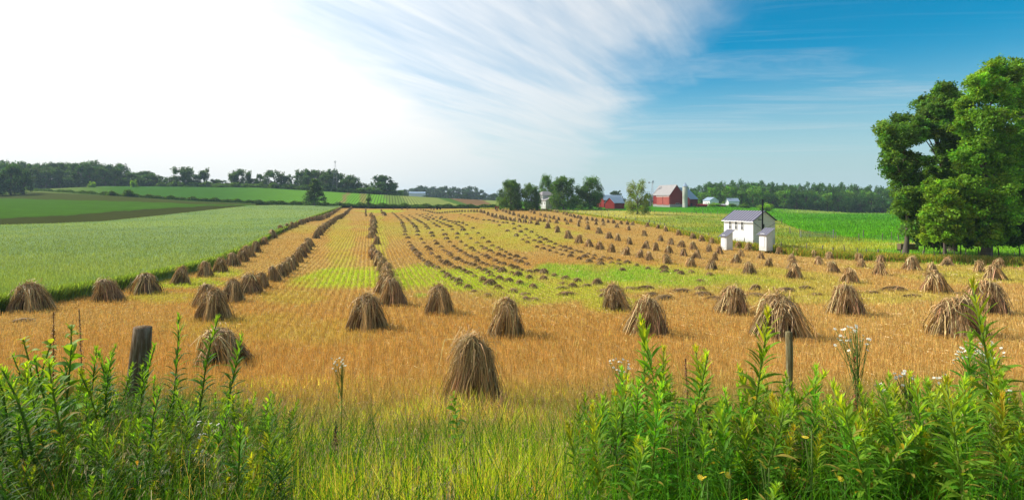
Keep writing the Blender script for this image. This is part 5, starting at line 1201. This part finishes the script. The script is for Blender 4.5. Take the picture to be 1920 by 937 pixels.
flower_plant(1657, 3.4, 715, 9, .05, WH, (.45, .5, .1), .010, 'lowest little white flowers between leafy weeds at right')
flower_plant(1880, 3.3, 722, 12, .06, WH, (.45, .5, .1), .010, 'small white flowers below the very tall right weed')
flower_plant(1765, 3.9, 690, 14, .08, WH, (.45, .5, .1), .009, 'small white flowers left of the right edge clusters')
flower_plant(1160, 4.4, 668, 22, .10, WH, (.45, .5, .1), .009, 'white flower cluster above the left end of the right weeds')
flower_plant(635, 4.8, 665, 18, .10, (.70, .70, .6), (.45, .5, .1), .009, 'faint white flowers in the grass left of the nearest shock')
flower_plant(392, 2.9, 782, 14, .08, (.72, .70, .68), (.3, .25, .2), .010, 'pale fluffy white flower heads at lower left')
flower_plant(372, 2.8, 838, 9, .06, (.70, .66, .62), (.3, .25, .2), .010, 'small pale flower heads below the fluffy ones at lower left')
for px, top, lab in [(1315, 880, 'yellow flower low at the left in the right weed mass'), (1357, 857, 'yellow flower over the lowest left yellow one'), (1430, 855, 'yellow flower in the middle of the right weed mass'), (1573, 882, 'yellow flower under the leafy weed by the flower stalk'), (1396, 922, 'yellow flower at the bottom edge in the right weeds'), (1510, 780, 'yellow flower right of the thin wooden post foot'), (1338, 930, 'bottom edge yellow flower left of the other bottom one'), (296, 934, 'yellow flower at the bottom edge in the left weeds')]:
    flower_plant(px, 2.35, top, 2, .02, (.70, .52, .03), YE, .014, lab, leaves=8)
def spike(px, d, top, col, label):
    x = (px - 960) / 1000 * d; z = float(T(x, d)); H = CAMZ - (top - 375) / 1000 * d - z; n = 420
    e = D.objects.new('dock_plant', None); COL.objects.link(e); e.location = (x, d, z); tl = random.uniform(-.08, .08)
    t = np.linspace(0, 1, 5); v, f, c = tube(np.stack([tl * t * H, 0 * t, t * H], 1), np.linspace(.006, .002, 5), 5, np.array(col) * .6); link('stem', npmesh('stem', v, f, M_WEED, c), parent=e)
    q = rnd(n, .55, 1); a = rnd(n, 0, 6.28); rr = rnd(n, 0, .028) * (1.1 - q) * 2.2
    P = np.stack([tl * q * H + np.cos(a) * rr, np.sin(a) * rr, q * H], 1); v, f, c = leaf_quads(P, rnd(n, .004, .008), vary(col, n, .25, .05))
    link('seed_head', npmesh('seed_head', v, f, M_STRAW, c), parent=e); tag(e, label, 'dock plant')
spike(1612, 3.7, 655, (.30, .07, .03), 'rust red dock seed spike beside the white flower stalk')
spike(1300, 4.6, 672, (.22, .10, .06), 'brown dock spike behind the leafy weeds under the leaning shock')
spike(163, 5.2, 548 + 30, (.16, .10, .07), 'dark brown dock spike left of the thick post, before the oats')
spike(622, 3.6, 790, (.10, .06, .04), 'dark brown seed spike in the grass at lower centre left')
spike(98, 3.6, 585, (.35, .17, .06), 'orange brown spike over the broad leaved weeds')
# ---------------------------------------------------------------- air
hm = D.materials.new('haze_air'); hm.use_nodes = True; t = NT(hm.node_tree); t.n.clear()
pv_ = t.new('ShaderNodeVolumePrincipled', ins={'Color': (.62, .82, 1., 1), 'Density': .00017, 'Anisotropy': .0}); t.new('ShaderNodeOutputMaterial', ins={1: pv_.outputs[0]})
HAZE = poly('haze', lbox(-6500, 6500, -400, 6500, -12, 60), BOXF, hm); tag(HAZE, 'thin blue summer haze in the air over the fields', 'haze', kind='stuff')
